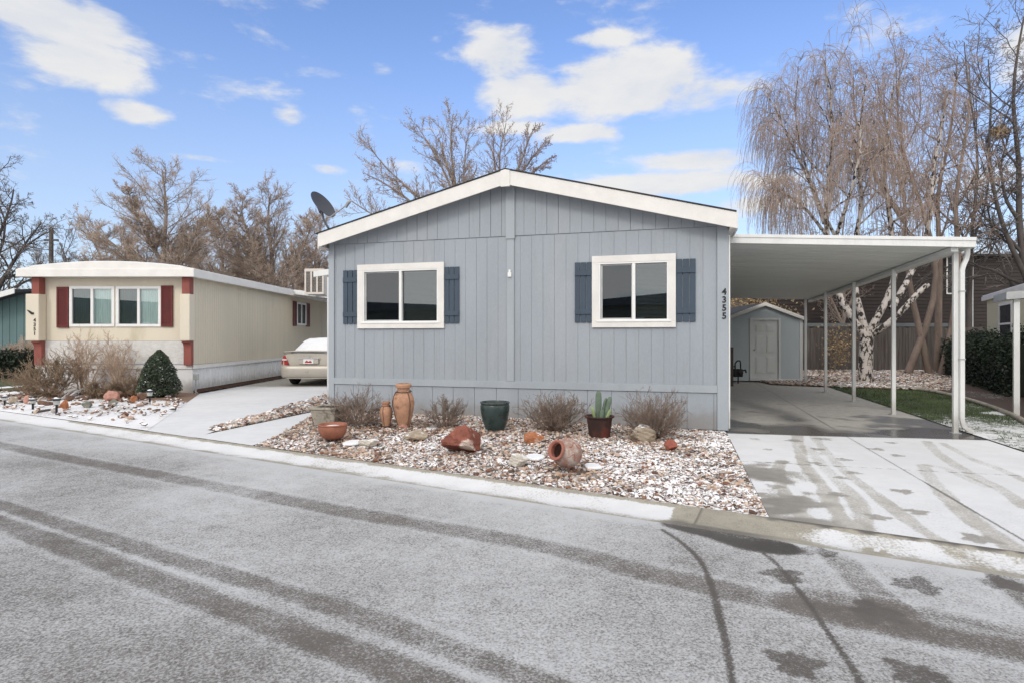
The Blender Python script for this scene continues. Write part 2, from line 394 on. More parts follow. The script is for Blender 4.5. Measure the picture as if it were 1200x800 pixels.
def bil(c00, c10, c11, c01, zf=None, z=0.0):
    c = [np.array(q[:2], float) for q in (c00, c10, c11, c01)]
    def f(U, V):
        X = (1 - U) * (1 - V) * c[0][0] + U * (1 - V) * c[1][0] + U * V * c[2][0] + (1 - U) * V * c[3][0]
        Y = (1 - U) * (1 - V) * c[0][1] + U * (1 - V) * c[1][1] + U * V * c[2][1] + (1 - U) * V * c[3][1]
        return X, Y, (zf(U, V, X, Y) if zf else np.full_like(X, z))
    return f
def C4(pts, z=-.03):            # crop-of-the-photo readings brought to ground points
    return smooth_line([P(750 + x / 2.6667, 500 + y / 2.6667, z) for x, y in pts])
def CP(pts, z=-.03): return smooth_line([P(x, y, z) for x, y in pts])

road_tracks = [   # line, half width, depth of clearing
    (CP([(-400, 440), (-200, 480.5), (0, 521), (200, 559), (400, 597.5), (625, 637), (750, 668), (862, 693), (960, 714), (1069, 738), (1200, 764), (1500, 850)]), .125, .24),
    (CP([(-300, 498), (0, 591), (200, 653), (400, 713), (587, 781), (760, 848)]), .085, .24),
    (CP([(-300, 507), (0, 612), (200, 686), (400, 760), (494, 796), (640, 856)]), .10, .26),
    (C4([(500, 320), (580, 370), (640, 430), (700, 490), (760, 540), (830, 600)]), .10, .24),
    (C4([(980, 380), (1080, 440), (1150, 480), (1210, 530), (1300, 600)]), .09, .30),
    (C4([(560, 560), (760, 590), (1000, 640), (1250, 690)]), .22, .25),
]
fine_tracks = [
    (C4([(70, 320), (130, 360), (190, 420), (225, 500), (245, 580), (265, 660), (290, 800), (300, 900)]), .015),
    (C4([(360, 375), (420, 420), (480, 490), (540, 570), (600, 660), (650, 730), (690, 800), (720, 880)]), .014),
]
drive_tracks = [
    (C4([(490, 20), (495, 60), (510, 110), (560, 170), (600, 240), (640, 300), (690, 345), (740, 385)], 0), .085, .42),
    (C4([(520, 60), (600, 150), (660, 210), (690, 260), (700, 320)], 0), .09, .30),
    (C4([(440, 105), (430, 150), (450, 200), (490, 250), (530, 300)], 0), .07, .36),
    (C4([(545, 30), (575, 70), (630, 130), (700, 185), (790, 255), (880, 320), (980, 380)], 0), .075, .32),
    (C4([(885, 120), (905, 155), (960, 220), (1040, 290), (1120, 345), (1200, 405)], 0), .085, .34),
    (C4([(900, 118), (960, 130), (1000, 150), (1080, 185)], 0), .06, .3),
    (C4([(895, 45), (950, 95), (1040, 150), (1120, 190), (1210, 250)], 0), .08, .34),
    (C4([(945, 50), (1040, 100), (1120, 130), (1210, 170)], 0), .07, .34),
]
blobs = [(400, 73, .07), (350, 140, .10), (420, 190, .09), (465, 235, .10), (405, 250, .11), (370, 215, .09), (450, 112, .08), (545, 116, .08), (555, 72, .09),
         (640, 105, .10), (670, 147, .08), (630, 162, .07), (740, 72, .10), (820, 205, .10), (865, 270, .09), (745, 287, .09), (1060, 355, .12),
         (1130, 480, .12), (865, 485, .13), (450, 455, .12), (485, 728, .115), (862, 762, .115), (740, 572, .14), (555, 380, .12), (480, 45, .12),
         (575, 40, .12), (785, 52, .08), (740, 380, .09), (805, 92, .09), (615, 215, .09), (940, 30, .10), (360, 40, .08), (330, 260, .1)]
BL = []
for bx_, by_, br_ in blobs:
    p = P(750 + bx_ / 2.6667, 500 + by_ / 2.6667, -.015)
    BL.append((p.x, p.y, br_))
PATCH = smooth_line([P(*q, -.03) for q in [(790, 613), (820, 621), (865, 631), (915, 641)]])
def blobfield(X, Y):
    m = np.zeros_like(X)
    for i, (bx_, by_, br_) in enumerate(BL):
        dx, dy = X - bx_, Y - by_
        r = np.hypot(dx, dy)
        sel = r < br_ * 2.5
        if not sel.any(): continue
        a = np.arctan2(dy, dx)
        rr = br_ * (1 + .20 * np.sin(3 * a + i) + .15 * np.sin(5 * a + 2.3 * i) + .08 * np.sin(9 * a + i))
        m = np.where(sel, np.maximum(m, 1 - sstep(rr * .86, rr * 1.06, r)), m)
    return m
def road_field(X, Y):
    t = (X - K0[0]) * T_[0] + (Y - K0[1]) * T_[1]
    s = (X - K0[0]) * S_[0] + (Y - K0[1]) * S_[1]
    c = .60 + .20 * (vnoise(X, Y, .7, 3) - .5) + .10 * (vnoise(X, Y, 3.1, 12) - .5) + .12 * sstep(1.6, .6, t) + .38 * sstep(.70, .46, t + .14 * (vnoise(X, Y, 5, 4) - .5)) - .10 * sstep(2.6, 4.2, t)
    edge = .03 * (vnoise(X, Y, 9, 5) - .5) + .04 * (vnoise(X, Y, 2.5, 6) - .5)
    for ln, hw, dp in road_tracks:
        d = dist_line(X, Y, ln)
        c -= dp * (1 - sstep(hw * .6, hw * 1.35, d + edge)) * (.8 + .4 * vnoise(X, Y, 3, 8))
        c += .08 * np.exp(-((d - hw * 1.35) / .03) ** 2)
    we = np.zeros_like(X)
    for ln, hw in fine_tracks:
        d = dist_line(X, Y, ln)
        g = 1 - sstep(hw * .5, hw * 1.7, d + .2 * edge)
        c -= .46 * g; we = np.maximum(we, .5 * g)
    b = blobfield(X, Y); c -= .36 * b; we = np.maximum(we, .30 * b)
    d = dist_line(X, Y, PATCH) + .10 * (vnoise(X, Y, 3.5, 9) - .5)
    g = 1 - sstep(.10, .19, d)
    c -= .8 * g; we = np.maximum(we, .8 * g)
    halo = np.exp(-((d - .30) / .08) ** 2) * (s < .7)
    c += .18 * halo
    return np.clip(c, 0, 1), np.clip(we, 0, 1)
def gutter_field(X, Y):
    t = (X - K0[0]) * T_[0] + (Y - K0[1]) * T_[1]
    s = (X - K0[0]) * S_[0] + (Y - K0[1]) * S_[1]
    c = .92 - .25 * vnoise(X, Y, 5, 21) - .42 * sstep(.26, .50, t + .16 * (vnoise(X, Y, 5, 4) - .5)) - .12 * vnoise(X, Y, 1.7, 29)
    c -= .8 * (1 - sstep(.02, .085, t + .03 * (vnoise(X, Y, 8, 22) - .5))) * (s > -9.2)
    c -= .12 * (1 - sstep(.0, .03, np.abs(t - .49)))
    # swept bare stretch by the driveway
    on = sstep(1.62, 1.80, s + .25 * (vnoise(X, Y, 6, 23) - .5)) * (1 - sstep(2.2, 2.9, s + .5 * (t - .25)))
    c -= 1.1 * on
    c -= .10 * sstep(2.2, 2.6, s)
    mo = (1 - sstep(.015, .045, t + .05 * (vnoise(X, Y, 14, 27) - .5))) * sstep(2.2, 2.6, s)
    c -= mo
    we = .35 * on * vnoise(X, Y, 4, 25) + .8 * on * sstep(.30, .40, t)
    d = dist_line(X, Y, PATCH)
    we = np.maximum(we, .8 * (1 - sstep(.14, .22, d)) * on)
    for ln, hw, dp in drive_tracks + road_tracks[3:5]:
        dd = dist_line(X, Y, ln); c -= .12 * (1 - sstep(hw * .7, hw * 1.2, dd))
    b = blobfield(X, Y); c -= .6 * b
    we = np.maximum(we, mo)
    js = np.abs(((s - 1.93 + 1.5) % 3.0) - 1.5)     # joints across the gutter
    c -= .5 * (1 - sstep(.006, .02, js)) * on; we = np.maximum(we, .9 * (1 - sstep(.004, .012, js)) * on)
    return np.clip(c, 0, 1), np.clip(we, 0, 1)
def drive_field(X, Y):
    rx, ry = X - O3.x, Y - O3.y
    a = rx * A3.x + ry * A3.y; d = rx * D3.x + ry * D3.y
    c = .86 - .10 * vnoise(X, Y, 1.3, 31) - .12 * sstep(-2.5, -4.6, d)
    edge = .02 * (vnoise(X, Y, 10, 32) - .5) + .03 * (vnoise(X, Y, 3, 33) - .5)
    for ln, hw, dp in drive_tracks:
        dd = dist_line(X, Y, ln)
        c -= dp * (1 - sstep(hw * .7, hw * 1.15, dd + edge)) * (.75 + .4 * vnoise(X, Y, 4, 34))
        c += .04 * np.exp(-((dd - hw * 1.3) / .02) ** 2)
    b = blobfield(X, Y); c -= .40 * b
    c -= .75 * (1 - sstep(.15, .95, a)) * sstep(-1.6, -3.2, d) * sstep(.35, .7, .6 * vnoise(X, Y, 2.2, 35) + .4 * vnoise(X, Y, 7, 55))
    wl = (1 - sstep(.15, .95, a)) * sstep(-1.6, -3.2, d) * sstep(.40, .62, .6 * vnoise(X, Y, 2.2, 35) + .4 * vnoise(X, Y, 7, 55))
    # dry and bare under the roof, its front rim wet
    roofed = sstep(-.24, -.16, d - .10 * a + .05 * (vnoise(X, Y, 2, 36) - .5))
    c = c * (1 - roofed)
    we = np.maximum(.33 * b, .55 * wl)
    w1 = sstep(.44, .62, .7 * vnoise(X + .6 * Y, Y * .6, 1.1, 37) + .3 * vnoise(X, Y, 4.1, 47)) * sstep(5.6, 2.0, d)
    rim = (1 - sstep(.35, 1.3, d + .5 * (vnoise(X, Y, 1.6, 38) - .5)))
    w3 = np.exp(-((a - 1.15 + .06 * d - .25 * np.sin(d * .8)) / .28) ** 2) * sstep(6.5, 3.0, d) * (.5 + .7 * vnoise(X, Y, 2.5, 39))
    we = np.maximum(we, roofed * np.clip(1.0 * rim * (.55 + .6 * vnoise(X, Y, 2.3, 48)) + .8 * w1 + .8 * w3, 0, 1))
    jd = np.minimum(np.abs(a - 1.72), 9)
    jl = (1 - sstep(.005, .018, jd))
    for dj in (-2.35, 1.1, 4.4, 7.7): jl = np.maximum(jl, 1 - sstep(.005, .016, np.abs(d - dj)))
    c -= .38 * jl; we = np.maximum(we, jl * .9)
    return np.clip(c, 0, 1), np.clip(we, 0, 1)
def plain(c0, amp=.15, sc_=1.0, we=0.0):
    return lambda X, Y: (np.clip(c0 + amp * (vnoise(X, Y, sc_, 41) - .5) * 2, 0, 1), np.full_like(X, we))

def cat_(*a): return np.concatenate(a)
s_arr = cat_(np.linspace(-90, -20, 20), np.linspace(-19, -8.1, 90), np.arange(-8, 1.2, .026), np.arange(1.2, 4.6, .0125), np.linspace(4.8, 14, 40), np.linspace(16, 60, 12))
t_arr = cat_(np.arange(.5, 4.0, .018), np.linspace(4.05, 9.0, 22))
def stpos(zf):
    def f(U, V):
        X = K0[0] + S_[0] * U + T_[0] * V; Y = K0[1] + S_[1] * U + T_[1] * V
        return X, Y, zf(U, V)
    return f
sheet('road', s_arr, t_arr, stpos(lambda s, t: np.full_like(s, -.03)), 'road', road_field)
def gz(s, t): return -.055 * np.sin(np.clip(t / .5, 0, 1) * math.pi * .62) / .93 * 1.0 * (t < .31) + (t >= .31) * (-.055 + .025 * (t - .31) / .19)
sheet('gutter', s_arr, np.array([0, .02, .04, .07, .10, .15, .20, .25, .31, .35, .39, .43, .46, .48, .5]), stpos(gz), 'gutter', gutter_field)
# far side verge behind the camera
sheet('verge', np.linspace(-90, 60, 20), np.linspace(9.0, 40, 8), stpos(lambda s, t: np.full_like(s, -.02)), 'earth', plain(.55))
def dk(a): return (-5.229 - .2754 * a) / 1.1164
def drive_pos(U, V):
    D = dk(U) + (11.6 - dk(U)) * V
    return O3.x + A3.x * U + D3.x * D, O3.y + A3.y * U + D3.y * D, np.full_like(U, 0.0)
sheet('driveway', np.linspace(0, 3.62, 150), cat_(np.linspace(0, .34, 190), np.linspace(.3425, 1, 150)), drive_pos, 'concrete', drive_field)

# bed in front of the house
BF0, BF1 = P(298, 521.6), W(-.004, (-5.229 + .0011) / 1.1164)
BB0, BB1 = W(-7.30, .05), W(-.004, .05)
def bedz(U, V): return .13 * (1 - U) * sstep(.15, 1, V) + .012 + .012 * np.sin(9 * U + 3 * V) * V
bedf = bil(BF0, BF1, BB1, BB0, lambda U, V, X, Y: bedz(U, V) - .012)
sheet('gravel_bed_soil', np.linspace(0, 1, 160), np.linspace(0, 1, 80), bedf, 'bedsoil', lambda X, Y: (np.clip(.46 + .1 * vnoise(X, Y, 1, 51), 0, 1), np.zeros_like(X)))
# strip of gravel, walk and the neighbour's driveway
ST = (P(247, 503), P(255, 505), Vector((-3.75, 13.2, 0)), Vector((-4.85, 15.6, 0)))
sheet('gravel_strip_soil', np.linspace(0, 1, 12), np.linspace(0, 1, 40), bil(*ST, z=.006), 'bedsoil', plain(.5))
WK = (P(226, 511.5), P(296, 521.4), P(390, 486.5), P(374, 480.5))
sheet('walk', np.linspace(0, 1, 60), np.linspace(0, 1, 60), bil(*WK, z=.0), 'concrete', plain(.93, .04, 2))
ND = (P(176, 504.6), P(228, 511.8), Vector((-4.35, 30, 0)), Vector((-8.75, 30, 0)))
def nd_field(X, Y):
    c = .97 - .08 * vnoise(X, Y, 1, 61)
    c -= .9 * sstep(17.6, 18.6, Y) * (X > -8.6) * (.6 + .5 * vnoise(X, Y, 2, 62)) * 1.0
    return np.clip(c, 0, 1), np.zeros_like(X)
def ndpos(U, V):
    # right border follows the strip
    V2 = V ** 1.5
    yl = 8.35 * 0 + np.where(True, 0, 0)
    xl = -8.40 + 0 * V; 
    a = np.array(P(150, 501.7)[:2]); b = np.array(P(229, 512)[:2])
    x0 = a[0] + (b[0] - a[0]) * U; y0 = a[1] + (b[1] - a[1]) * U
    x1 = -8.50 + (3.9) * U; y1 = 30 + 0 * U
    # left border hugs the wall, right border the strip
    rb = -4.80 + 0.0 * V
    X = x0 * (1 - V2) ** 1 + x1 * V2; Y = y0 * (1 - V2) + y1 * V2
    return X, Y, np.full_like(X, -.002)
# straight-sided polygon version: left border P(150,500)->wall corner->back
def nd2(U, V):
    Yl = np.array(P(172, 504)[1]); 
    ys = V
    return None
NDL = [P(172, 503.9), Vector((-8.35, 14.6, 0)), Vector((-8.45, 30, 0))]
NDR = [P(229, 512), Vector((-4.86, 12.2, 0)), Vector((-4.5, 30, 0))]
def ndp(U, V):
    def pl(pts, v):
        x = np.interp(v, [0, .45, 1], [p.x for p in pts]); y = np.interp(v, [0, .45, 1], [p.y for p in pts]); return x, y
    lx, ly = pl(NDL, V); rx, ry = pl(NDR, V)
    return lx * (1 - U) + rx * U, ly * (1 - U) + ry * U, np.full_like(U, -.004)
sheet('neighbour_driveway', np.linspace(0, 1, 50), np.linspace(0, 1, 90), ndp, 'concrete', nd_field)
# neighbour's front bed
NB = (K(-19.5, 0), P(172, 503.9), Vector((-8.4, 15.95, 0)), Vector((-16.5, 17.5, 0)))
sheet('rock_garden_soil', np.linspace(0, 1, 90), np.linspace(0, 1, 60), bil(*NB, zf=lambda U, V, X, Y: .0 + .05 * vnoise(X, Y, 1.2, 71) * np.minimum(V * 6, 1) * np.minimum((1 - U) * 12, 1)), 'bedsoil',
      lambda X, Y: (np.clip(.62 + .35 * (vnoise(X, Y, 1.1, 72) - .5) - .45 * sstep(13.6, 14.6, Y + .2 * X + 1.9), 0, 1), np.zeros_like(X)))
sheet('far_left_lawn', np.linspace(0, 1, 10), np.linspace(0, 1, 10), bil(Vector((-17.5, 15.9, 0)), Vector((-13.4, 16.3, 0)), Vector((-13.6, 21.0, 0)), Vector((-22, 22, 0)), z=.055), 'lawn', plain(.12))
# right lawn
def lawn_field(X, Y):
    c = .22 + .40 * (vnoise(X, Y, .55, 81) - .5) + .30 * (vnoise(X, Y, 2.1, 82) - .5) + .30 * sstep(13.5, 9, Y)
    c += .55 * sstep(.5, .1, np.hypot((X - 10.4) / 1.4, (Y - 11.6) / .5) - .5)
    c -= .20 * sstep(15.5, 18, Y)
    return np.clip(c, 0, .8), np.zeros_like(X)
def lawnpos(U, V):
    y = -7 + 30 * V
    xl = O3.x + A3.x * 3.63 + D3.x * y; yl = O3.y + A3.y * 3.63 + D3.y * y
    xr = xl + 14; yr = yl - 1.5
    return xl * (1 - U) + xr * U, yl * (1 - U) + yr * U, np.full_like(U, .012)
sheet('lawn', np.linspace(0, 1, 110), np.linspace(0, 1, 180), lawnpos, 'lawn', lawn_field)
# big ground under everything, reaching the horizon
def gf(X, Y): return np.full_like(X, .5), np.zeros_like(X)
sheet('ground', cat_(np.linspace(-900, -60, 8), np.linspace(-50, 50, 30), np.linspace(60, 900, 8)), cat_(np.linspace(-900, -60, 8), np.linspace(-50, 90, 40), np.linspace(120, 1500, 8)),
      lambda U, V: (U, V, np.full_like(U, -.09)), 'earth', gf)
# the leafy ground behind the lawn, in front of the fence (three overlapping real levels, 4 mm and more apart)
LT = (P(905, 450, .02), P(1112, 458, .02), Vector((21, 27.5, 0)), Vector((9, 27.5, 0)))
def ltf(X, Y): return np.clip(.40 + .5 * (vnoise(X, Y, 1.3, 91) - .5), 0, 1), np.zeros_like(X)
sheet('leaf_litter_bed', np.linspace(0, 1, 50), np.linspace(0, 1, 40), bil(*LT, z=.03), 'litter', ltf)
EDG = [(1040, 453), (1075, 456), (1105, 461), (1140, 470), (1175, 482), (1200, 494), (1260, 530)]
EP = [P(x, y, .03) for x, y in EDG]
ep = smooth_line(EP, 10)
def hbpos(U, V):
    i = U * (len(ep) - 1); x = np.interp(i, np.arange(len(ep)), ep[:, 0]); y = np.interp(i, np.arange(len(ep)), ep[:, 1])
    return x + (5.5) * V, y + 1.8 * V, np.full_like(U, .04)
sheet('hedge_bed', np.linspace(0, 1, 60), np.linspace(0, 1, 12), hbpos, 'mulch', lambda X, Y: (np.clip(.22 + .3 * (vnoise(X, Y, 1.3, 92) - .5), 0, 1), np.full_like(X, .35)))
eb = MB()
eb.tube([(p[0], p[1], .045) for p in ep], .05, 8)
tag(eb.build('lawn_edging', 'concrete_pot', smooth=True), 'pale curved concrete border between the lawn and the hedge bed', 'garden border')

# ------------------------------------------------------------------ stones
ph = (1 + 5 ** .5) / 2
ICO = np.array([(-1, ph, 0), (1, ph, 0), (-1, -ph, 0), (1, -ph, 0), (0, -1, ph), (0, 1, ph), (0, -1, -ph), (0, 1, -ph), (ph, 0, -1), (ph, 0, 1), (-ph, 0, -1), (-ph, 0, 1)]) / math.sqrt(1 + ph * ph)
ICF = np.array([(0, 11, 5), (0, 5, 1), (0, 1, 7), (0, 7, 10), (0, 10, 11), (1, 5, 9), (5, 11, 4), (11, 10, 2), (10, 7, 6), (7, 1, 8), (3, 9, 4), (3, 4, 2), (3, 2, 6), (3, 6, 8), (3, 8, 9), (4, 9, 5), (2, 4, 11), (6, 2, 10), (8, 6, 7), (9, 8, 1)])
PAL = [lin(c, .72) for c in [(216, 190, 164), (196, 158, 128), (166, 122, 92), (146, 92, 64), (126, 118, 112), (96, 84, 76), (214, 204, 196), (176, 166, 158), (110, 74, 60), (196, 160, 140)]]
def stones(name, XYZ, size, m, rng, snowa, palw=None, flat=.6):
    n = len(XYZ)
    sx = size * np.clip(rng.lognormal(-.03, .45, n), .35, 2.1); sy = sx * rng.uniform(.6, 1.1, n); sz = sx * rng.uniform(.35, flat + .1, n)
    V = ICO[None] * (1 + .22 * rng.standard_normal((n, 12, 1)))
    V = V * np.stack([sx, sy, sz], 1)[:, None, :]
    tx = rng.normal(0, .35, n); c, s = np.cos(tx)[:, None], np.sin(tx)[:, None]
    V = np.stack([V[..., 0] * c - V[..., 2] * s, V[..., 1], V[..., 0] * s + V[..., 2] * c], -1)
    th = rng.uniform(0, 6.28, n); c, s = np.cos(th)[:, None], np.sin(th)[:, None]
    V = np.stack([V[..., 0] * c - V[..., 1] * s, V[..., 0] * s + V[..., 1] * c, V[..., 2]], -1)
    V = V + np.stack([XYZ[:, 0], XYZ[:, 1], XYZ[:, 2] + sz * .45], 1)[:, None, :]
    Q = (ICF[None] + 12 * np.arange(n)[:, None, None]).reshape(-1, 3)
    w = np.array(palw or [1] * len(PAL), float); w /= w.sum()
    ci = rng.choice(len(PAL), n, p=w)
    cc = np.array(PAL)[ci] * rng.uniform(.75, 1.15, (n, 1))
    al = snowa + rng.normal(0, .25, n)
    colr = np.concatenate([cc, al[:, None]], 1).repeat(12, 0)
    return fastmesh(name, V.reshape(-1, 3), Q, m, smooth=False, col=colr)
rng = np.random.default_rng(5)
n = 30000
u = rng.uniform(0.004, .997, n); v = rng.uniform(0.006, .99, n) 
keep = rng.uniform(0, 1, n) < (.62 + .38 * u)
u, v = u[keep], v[keep]
bx, by, bz = bedf(u, v)
snowa = .22 + .7 * (u - .45) + .9 * (vnoise(bx, by, 1.3, 101) - .5) + .3 * (vnoise(bx, by, 5, 102) - .5)
for qx, qy, qr in ((420, 497, .5), (521, 500, .45), (651, 506, .55), (769, 512, .65), (462, 500, .3), (580, 506, .35), (702, 513, .35), (668, 550, .33), (538, 532, .3), (755, 518, .3), (790, 526, .25), (390, 513, .3)):
    c_ = P(qx, qy, .03); snowa -= .85 * np.exp(-((bx - c_.x) ** 2 + ((by - c_.y - .05) * .9) ** 2) / (qr * .75) ** 2)
g = stones('gravel', np.stack([bx, by, bz], 1), .0185, 'gravel', rng, snowa)
tag(g, 'pinkish and white gravel dusted with snow in the bed before the grey blue house', 'gravel', kind='stuff')
n = 4200
u = rng.uniform(0.02, .98, n); v = rng.uniform(0.0, 1, n)
x, y, z = bil(*ST, z=.01)(u, v)
g = stones('gravel_strip', np.stack([x, y, z], 1), .03, 'gravel', rng, np.full(n, .1))
tag(g, 'narrow band of pink gravel between the two snowy driveways', 'gravel', kind='stuff')
n = 11000
u = rng.uniform(0, 1, n); v = rng.uniform(0, 1, n) ** 1.3
x, y, z = bil(*LT, z=.035)(u, v)
g = stones('leaf_litter', np.stack([x, y, z], 1), .032, 'gravel', rng, -.05 + 1.2 * (vnoise(x, y, .9, 104) - .5), flat=.4, palw=[1, .6, .5, .4, 1, 1, 1, 1, .3, .6])
tag(g, 'pale stones and dead leaves scattered before the wooden fence', 'leaf litter', kind='stuff')
n = 700
u = rng.uniform(0, 1, n); v = rng.uniform(0.02, .75, n)
x, y, z = bil(*NB, z=.02)(u, v)
g = stones('rock_garden_gravel', np.stack([x, y, z + .02], 1), .035, 'gravel', rng, np.full(n, .5), palw=[.3, .5, 1, 1, .6, 1, .2, .3, 1, .3])
tag(g, 'loose brown stones half under snow in the cream house rock garden', 'gravel', kind='stuff')

# ------------------------------------------------------------------ grass
def blades(name, X, Y, z0, h, wdt, rng):
    n = len(X)
    th = rng.uniform(0, 6.28, n); hh = h * rng.uniform(.5, 1.3, n); le = rng.uniform(0, .7, n) * hh; la = rng.uniform(0, 6.28, n)
    cx, cy = np.cos(th) * wdt, np.sin(th) * wdt
    a = np.stack([X - cx, Y - cy, np.full(n, z0)], 1); b = np.stack([X + cx, Y + cy, np.full(n, z0)], 1)
    c = np.stack([X + np.cos(la) * le, Y + np.sin(la) * le, z0 + hh], 1)
    V = np.stack([a, b, c], 1).reshape(-1, 3)
    return fastmesh(name, V, np.arange(3 * n).reshape(-1, 3), 'grassblade', smooth=False)
n = 95000
u = rng.uniform(0, .75, n); v = rng.uniform(0.05, .72, n)
x, y, z = lawnpos(u, v)
sn, _ = lawn_field(x, y)
k = (vnoise(x, y, 3.2, 105) * .5 + vnoise(x, y, 9, 106) * .5) > (sn * 1.15)
# keep off the hedge bed
k &= (x - np.interp(y, ep[::-1, 1], ep[::-1, 0])) < -.05
x, y = x[k], y[k]
tag(blades('grass', x, y, .01, .045, .006, rng), 'short green lawn half covered by snow beside the carport', 'grass', kind='stuff')
# ================================================================== MAIN HOUSE (local x = along the front, y = depth, z up)
TH = -math.atan2(.2706, .9627)
house = empty('mobile_home', O3, 'wide grey blue mobile home with low gable roof and two white framed windows', 'mobile home', rz=TH)
def a_of(px, d=0.0):            # local x on the plane y = d seen in column px
    k = (px - 600) / F
    b = O3 + D3 * d
    return (k * b.y - b.x) / (A3.x - k * A3.y)
def z_of(px, py, d=0.0):
    a = a_of(px, d); v = W(a, d); return H + (HY - py) / F * v.y
LW = 7.17; L0 = -LW
WIN = [(a_of(420), a_of(521.3), 1.66, 2.86), (a_of(694), a_of(792), 1.66, 2.86)]
TR = .115
OPEN = [(x0 + TR - .012, x1 - TR + .012, z0 + .11 - .012, z1 - TR + .012) for x0, x1, z0, z1 in WIN]
SEAM, EAVE, RISE = 3.27, 3.36, .905
def roofz(x): return EAVE + RISE * (1 - abs(x + LW / 2) / (LW / 2))     # underside of roof deck at the wall plane
pitch = .2032
rs = random.Random(3)
def columns(x0, x1, cuts=(), phase=0.0):
    xs = []; x = x0 - phase
    while x < x1:
        for k in range(1):
            xs.append(x)
        x += pitch
    xs = sorted(set([x0, x1] + [q for q in xs if x0 + .02 < q < x1 - .02]))
    return xs
def boards(mb, x0, x1, z0, ztf, y0, y1, opens, phase):
    xs = columns(x0, x1, (), phase)
    for i, (a, b) in enumerate(zip(xs[:-1], xs[1:])):
        deep = (i % 6 == 3)
        g = .0042 if deep else rs.choice([.0012, .002, .003, .0016])
        segs = [a + g] + [q for o in opens for q in (o[0], o[1]) if a + g < q < b - g] + [b - g]
        dy = rs.uniform(-.0012, .0012)
        for p, q in zip(segs[:-1], segs[1:]):
            m = (p + q) / 2; op = [o for o in opens if o[0] <= m <= o[1]]
            if op:
                mb.box(p, q, y0 + dy, y1, z0, op[0][2]); mb.slab(p, q, y0 + dy, y1, op[0][3], ztf(p), ztf(q))
            else:
                pk = -LW / 2
                if p < pk < q:
                    mb.slab(p, pk, y0 + dy, y1, z0, ztf(p), ztf(pk)); mb.slab(pk, q, y0 + dy, y1, z0, ztf(pk), ztf(q))
                else: mb.slab(p, q, y0 + dy, y1, z0, ztf(p), ztf(q))
# backing wall with the window holes
mb = MB()
cuts = sorted([L0 + .03, -.03] + [q for o in OPEN for q in (o[0], o[1])])
for a, b in zip(cuts[:-1], cuts[1:]):
    m = (a + b) / 2; op = [o for o in OPEN if o[0] <= m <= o[1]]
    if op:
        mb.box(a, b, -.002, .09, .02, op[0][2]); mb.box(a, b, -.002, .09, op[0][3], 3.34)
    else: mb.box(a, b, -.002, .09, .02, 3.34)
mb.prism([(L0 + .03, 3.34), (-.03, 3.34), (-LW / 2, 3.34 + RISE - .03)], -.002, .09)
HL = 16.5
mb.box(L0 + .002, L0 + .03, -.002, HL, .02, 3.34); mb.box(-.03, -.002, -.002, HL, .02, 3.34); mb.box(L0 + .03, -.03, HL - .03, HL, .02, 3.34)
mb.prism([(L0 + .03, 3.34), (-.03, 3.34), (-LW / 2, 3.34 + RISE - .03)], HL - .03, HL)
mb.build('wall', 'siding', house)
mb = MB(); boards(mb, L0 + .01, -.012, .60 + .10, lambda x: SEAM - .006, -.010, -.002, OPEN, .10)
mb.build('siding', 'siding', house, bevel=.0015)
mb = MB(); boards(mb, L0 + .01, -.012, SEAM + .004, lambda x: roofz(x) - .01, -.022, -.002, [], .03)
mb.build('gable_siding', 'siding', house, bevel=.0015)
# side wall boards (right side seen from beside the carport)
mb = MB()
yy = .12
while yy < HL - .3:
    mb.box(-.002, .012, yy + .003, yy + pitch - .003, .70, 3.3); yy += pitch
so_ = mb.build('side_siding', 'siding', house)
s2_ = so_.copy(); COL.objects.link(s2_); s2_.parent = house; s2_.location.x = L0 - .010
# trim boards: corners, centre strip, skirt band
mb = MB()
mb.box(L0 - .02, L0 + .085, -.036, -.016, .14, 3.34); mb.box(L0 - .034, L0 - .014, -.036, .09, .14, 3.34)
mb.build('corner_board', 'trimgrey', house, bevel=.003); mb = MB()
mb.box(-.135, .014, -.036, -.016, .02, 3.34); mb.box(.012, .032, -.036, .09, .02, 3.34)
mb.build('corner_board', 'trimgrey', house, bevel=.003)
cx0, cx1 = a_of(594.3), a_of(603.2)
mb = MB(); mb.box(cx0 + .005, cx1 - .005, -.034, -.016, .735, SEAM - .03); mb.box(cx0 - .012, cx1 + .012, -.052, -.030, SEAM - .05, roofz(-LW / 2) - .03)
mb.build('centre_board', 'trimgrey', house, bevel=.003)
mb = MB(); mb.box(L0 + .087, -.137, -.040, -.014, .612, .732)
mb.box(L0 - .034, L0 - .004, .09, HL, .612, .732); mb.box(.004, .032, .09, HL, .612, .732)
mb.build('band_board', 'trimgrey', house, bevel=.003)
mb = MB(); x = L0 + .087; k = 0
while x < -.14:
    wdt = [.406, .41, .40][k % 3]; k += 1
    mb.box(x + .003, min(x + wdt, -.137) - .003, -.020, -.002, .02, .606); x += wdt
mb.box(L0 - .02, L0 + .0, .0, HL, .02, .606); mb.box(.0, .02, .09, HL, .02, .606)
mb.build('skirting', 'siding', house, bevel=.002)
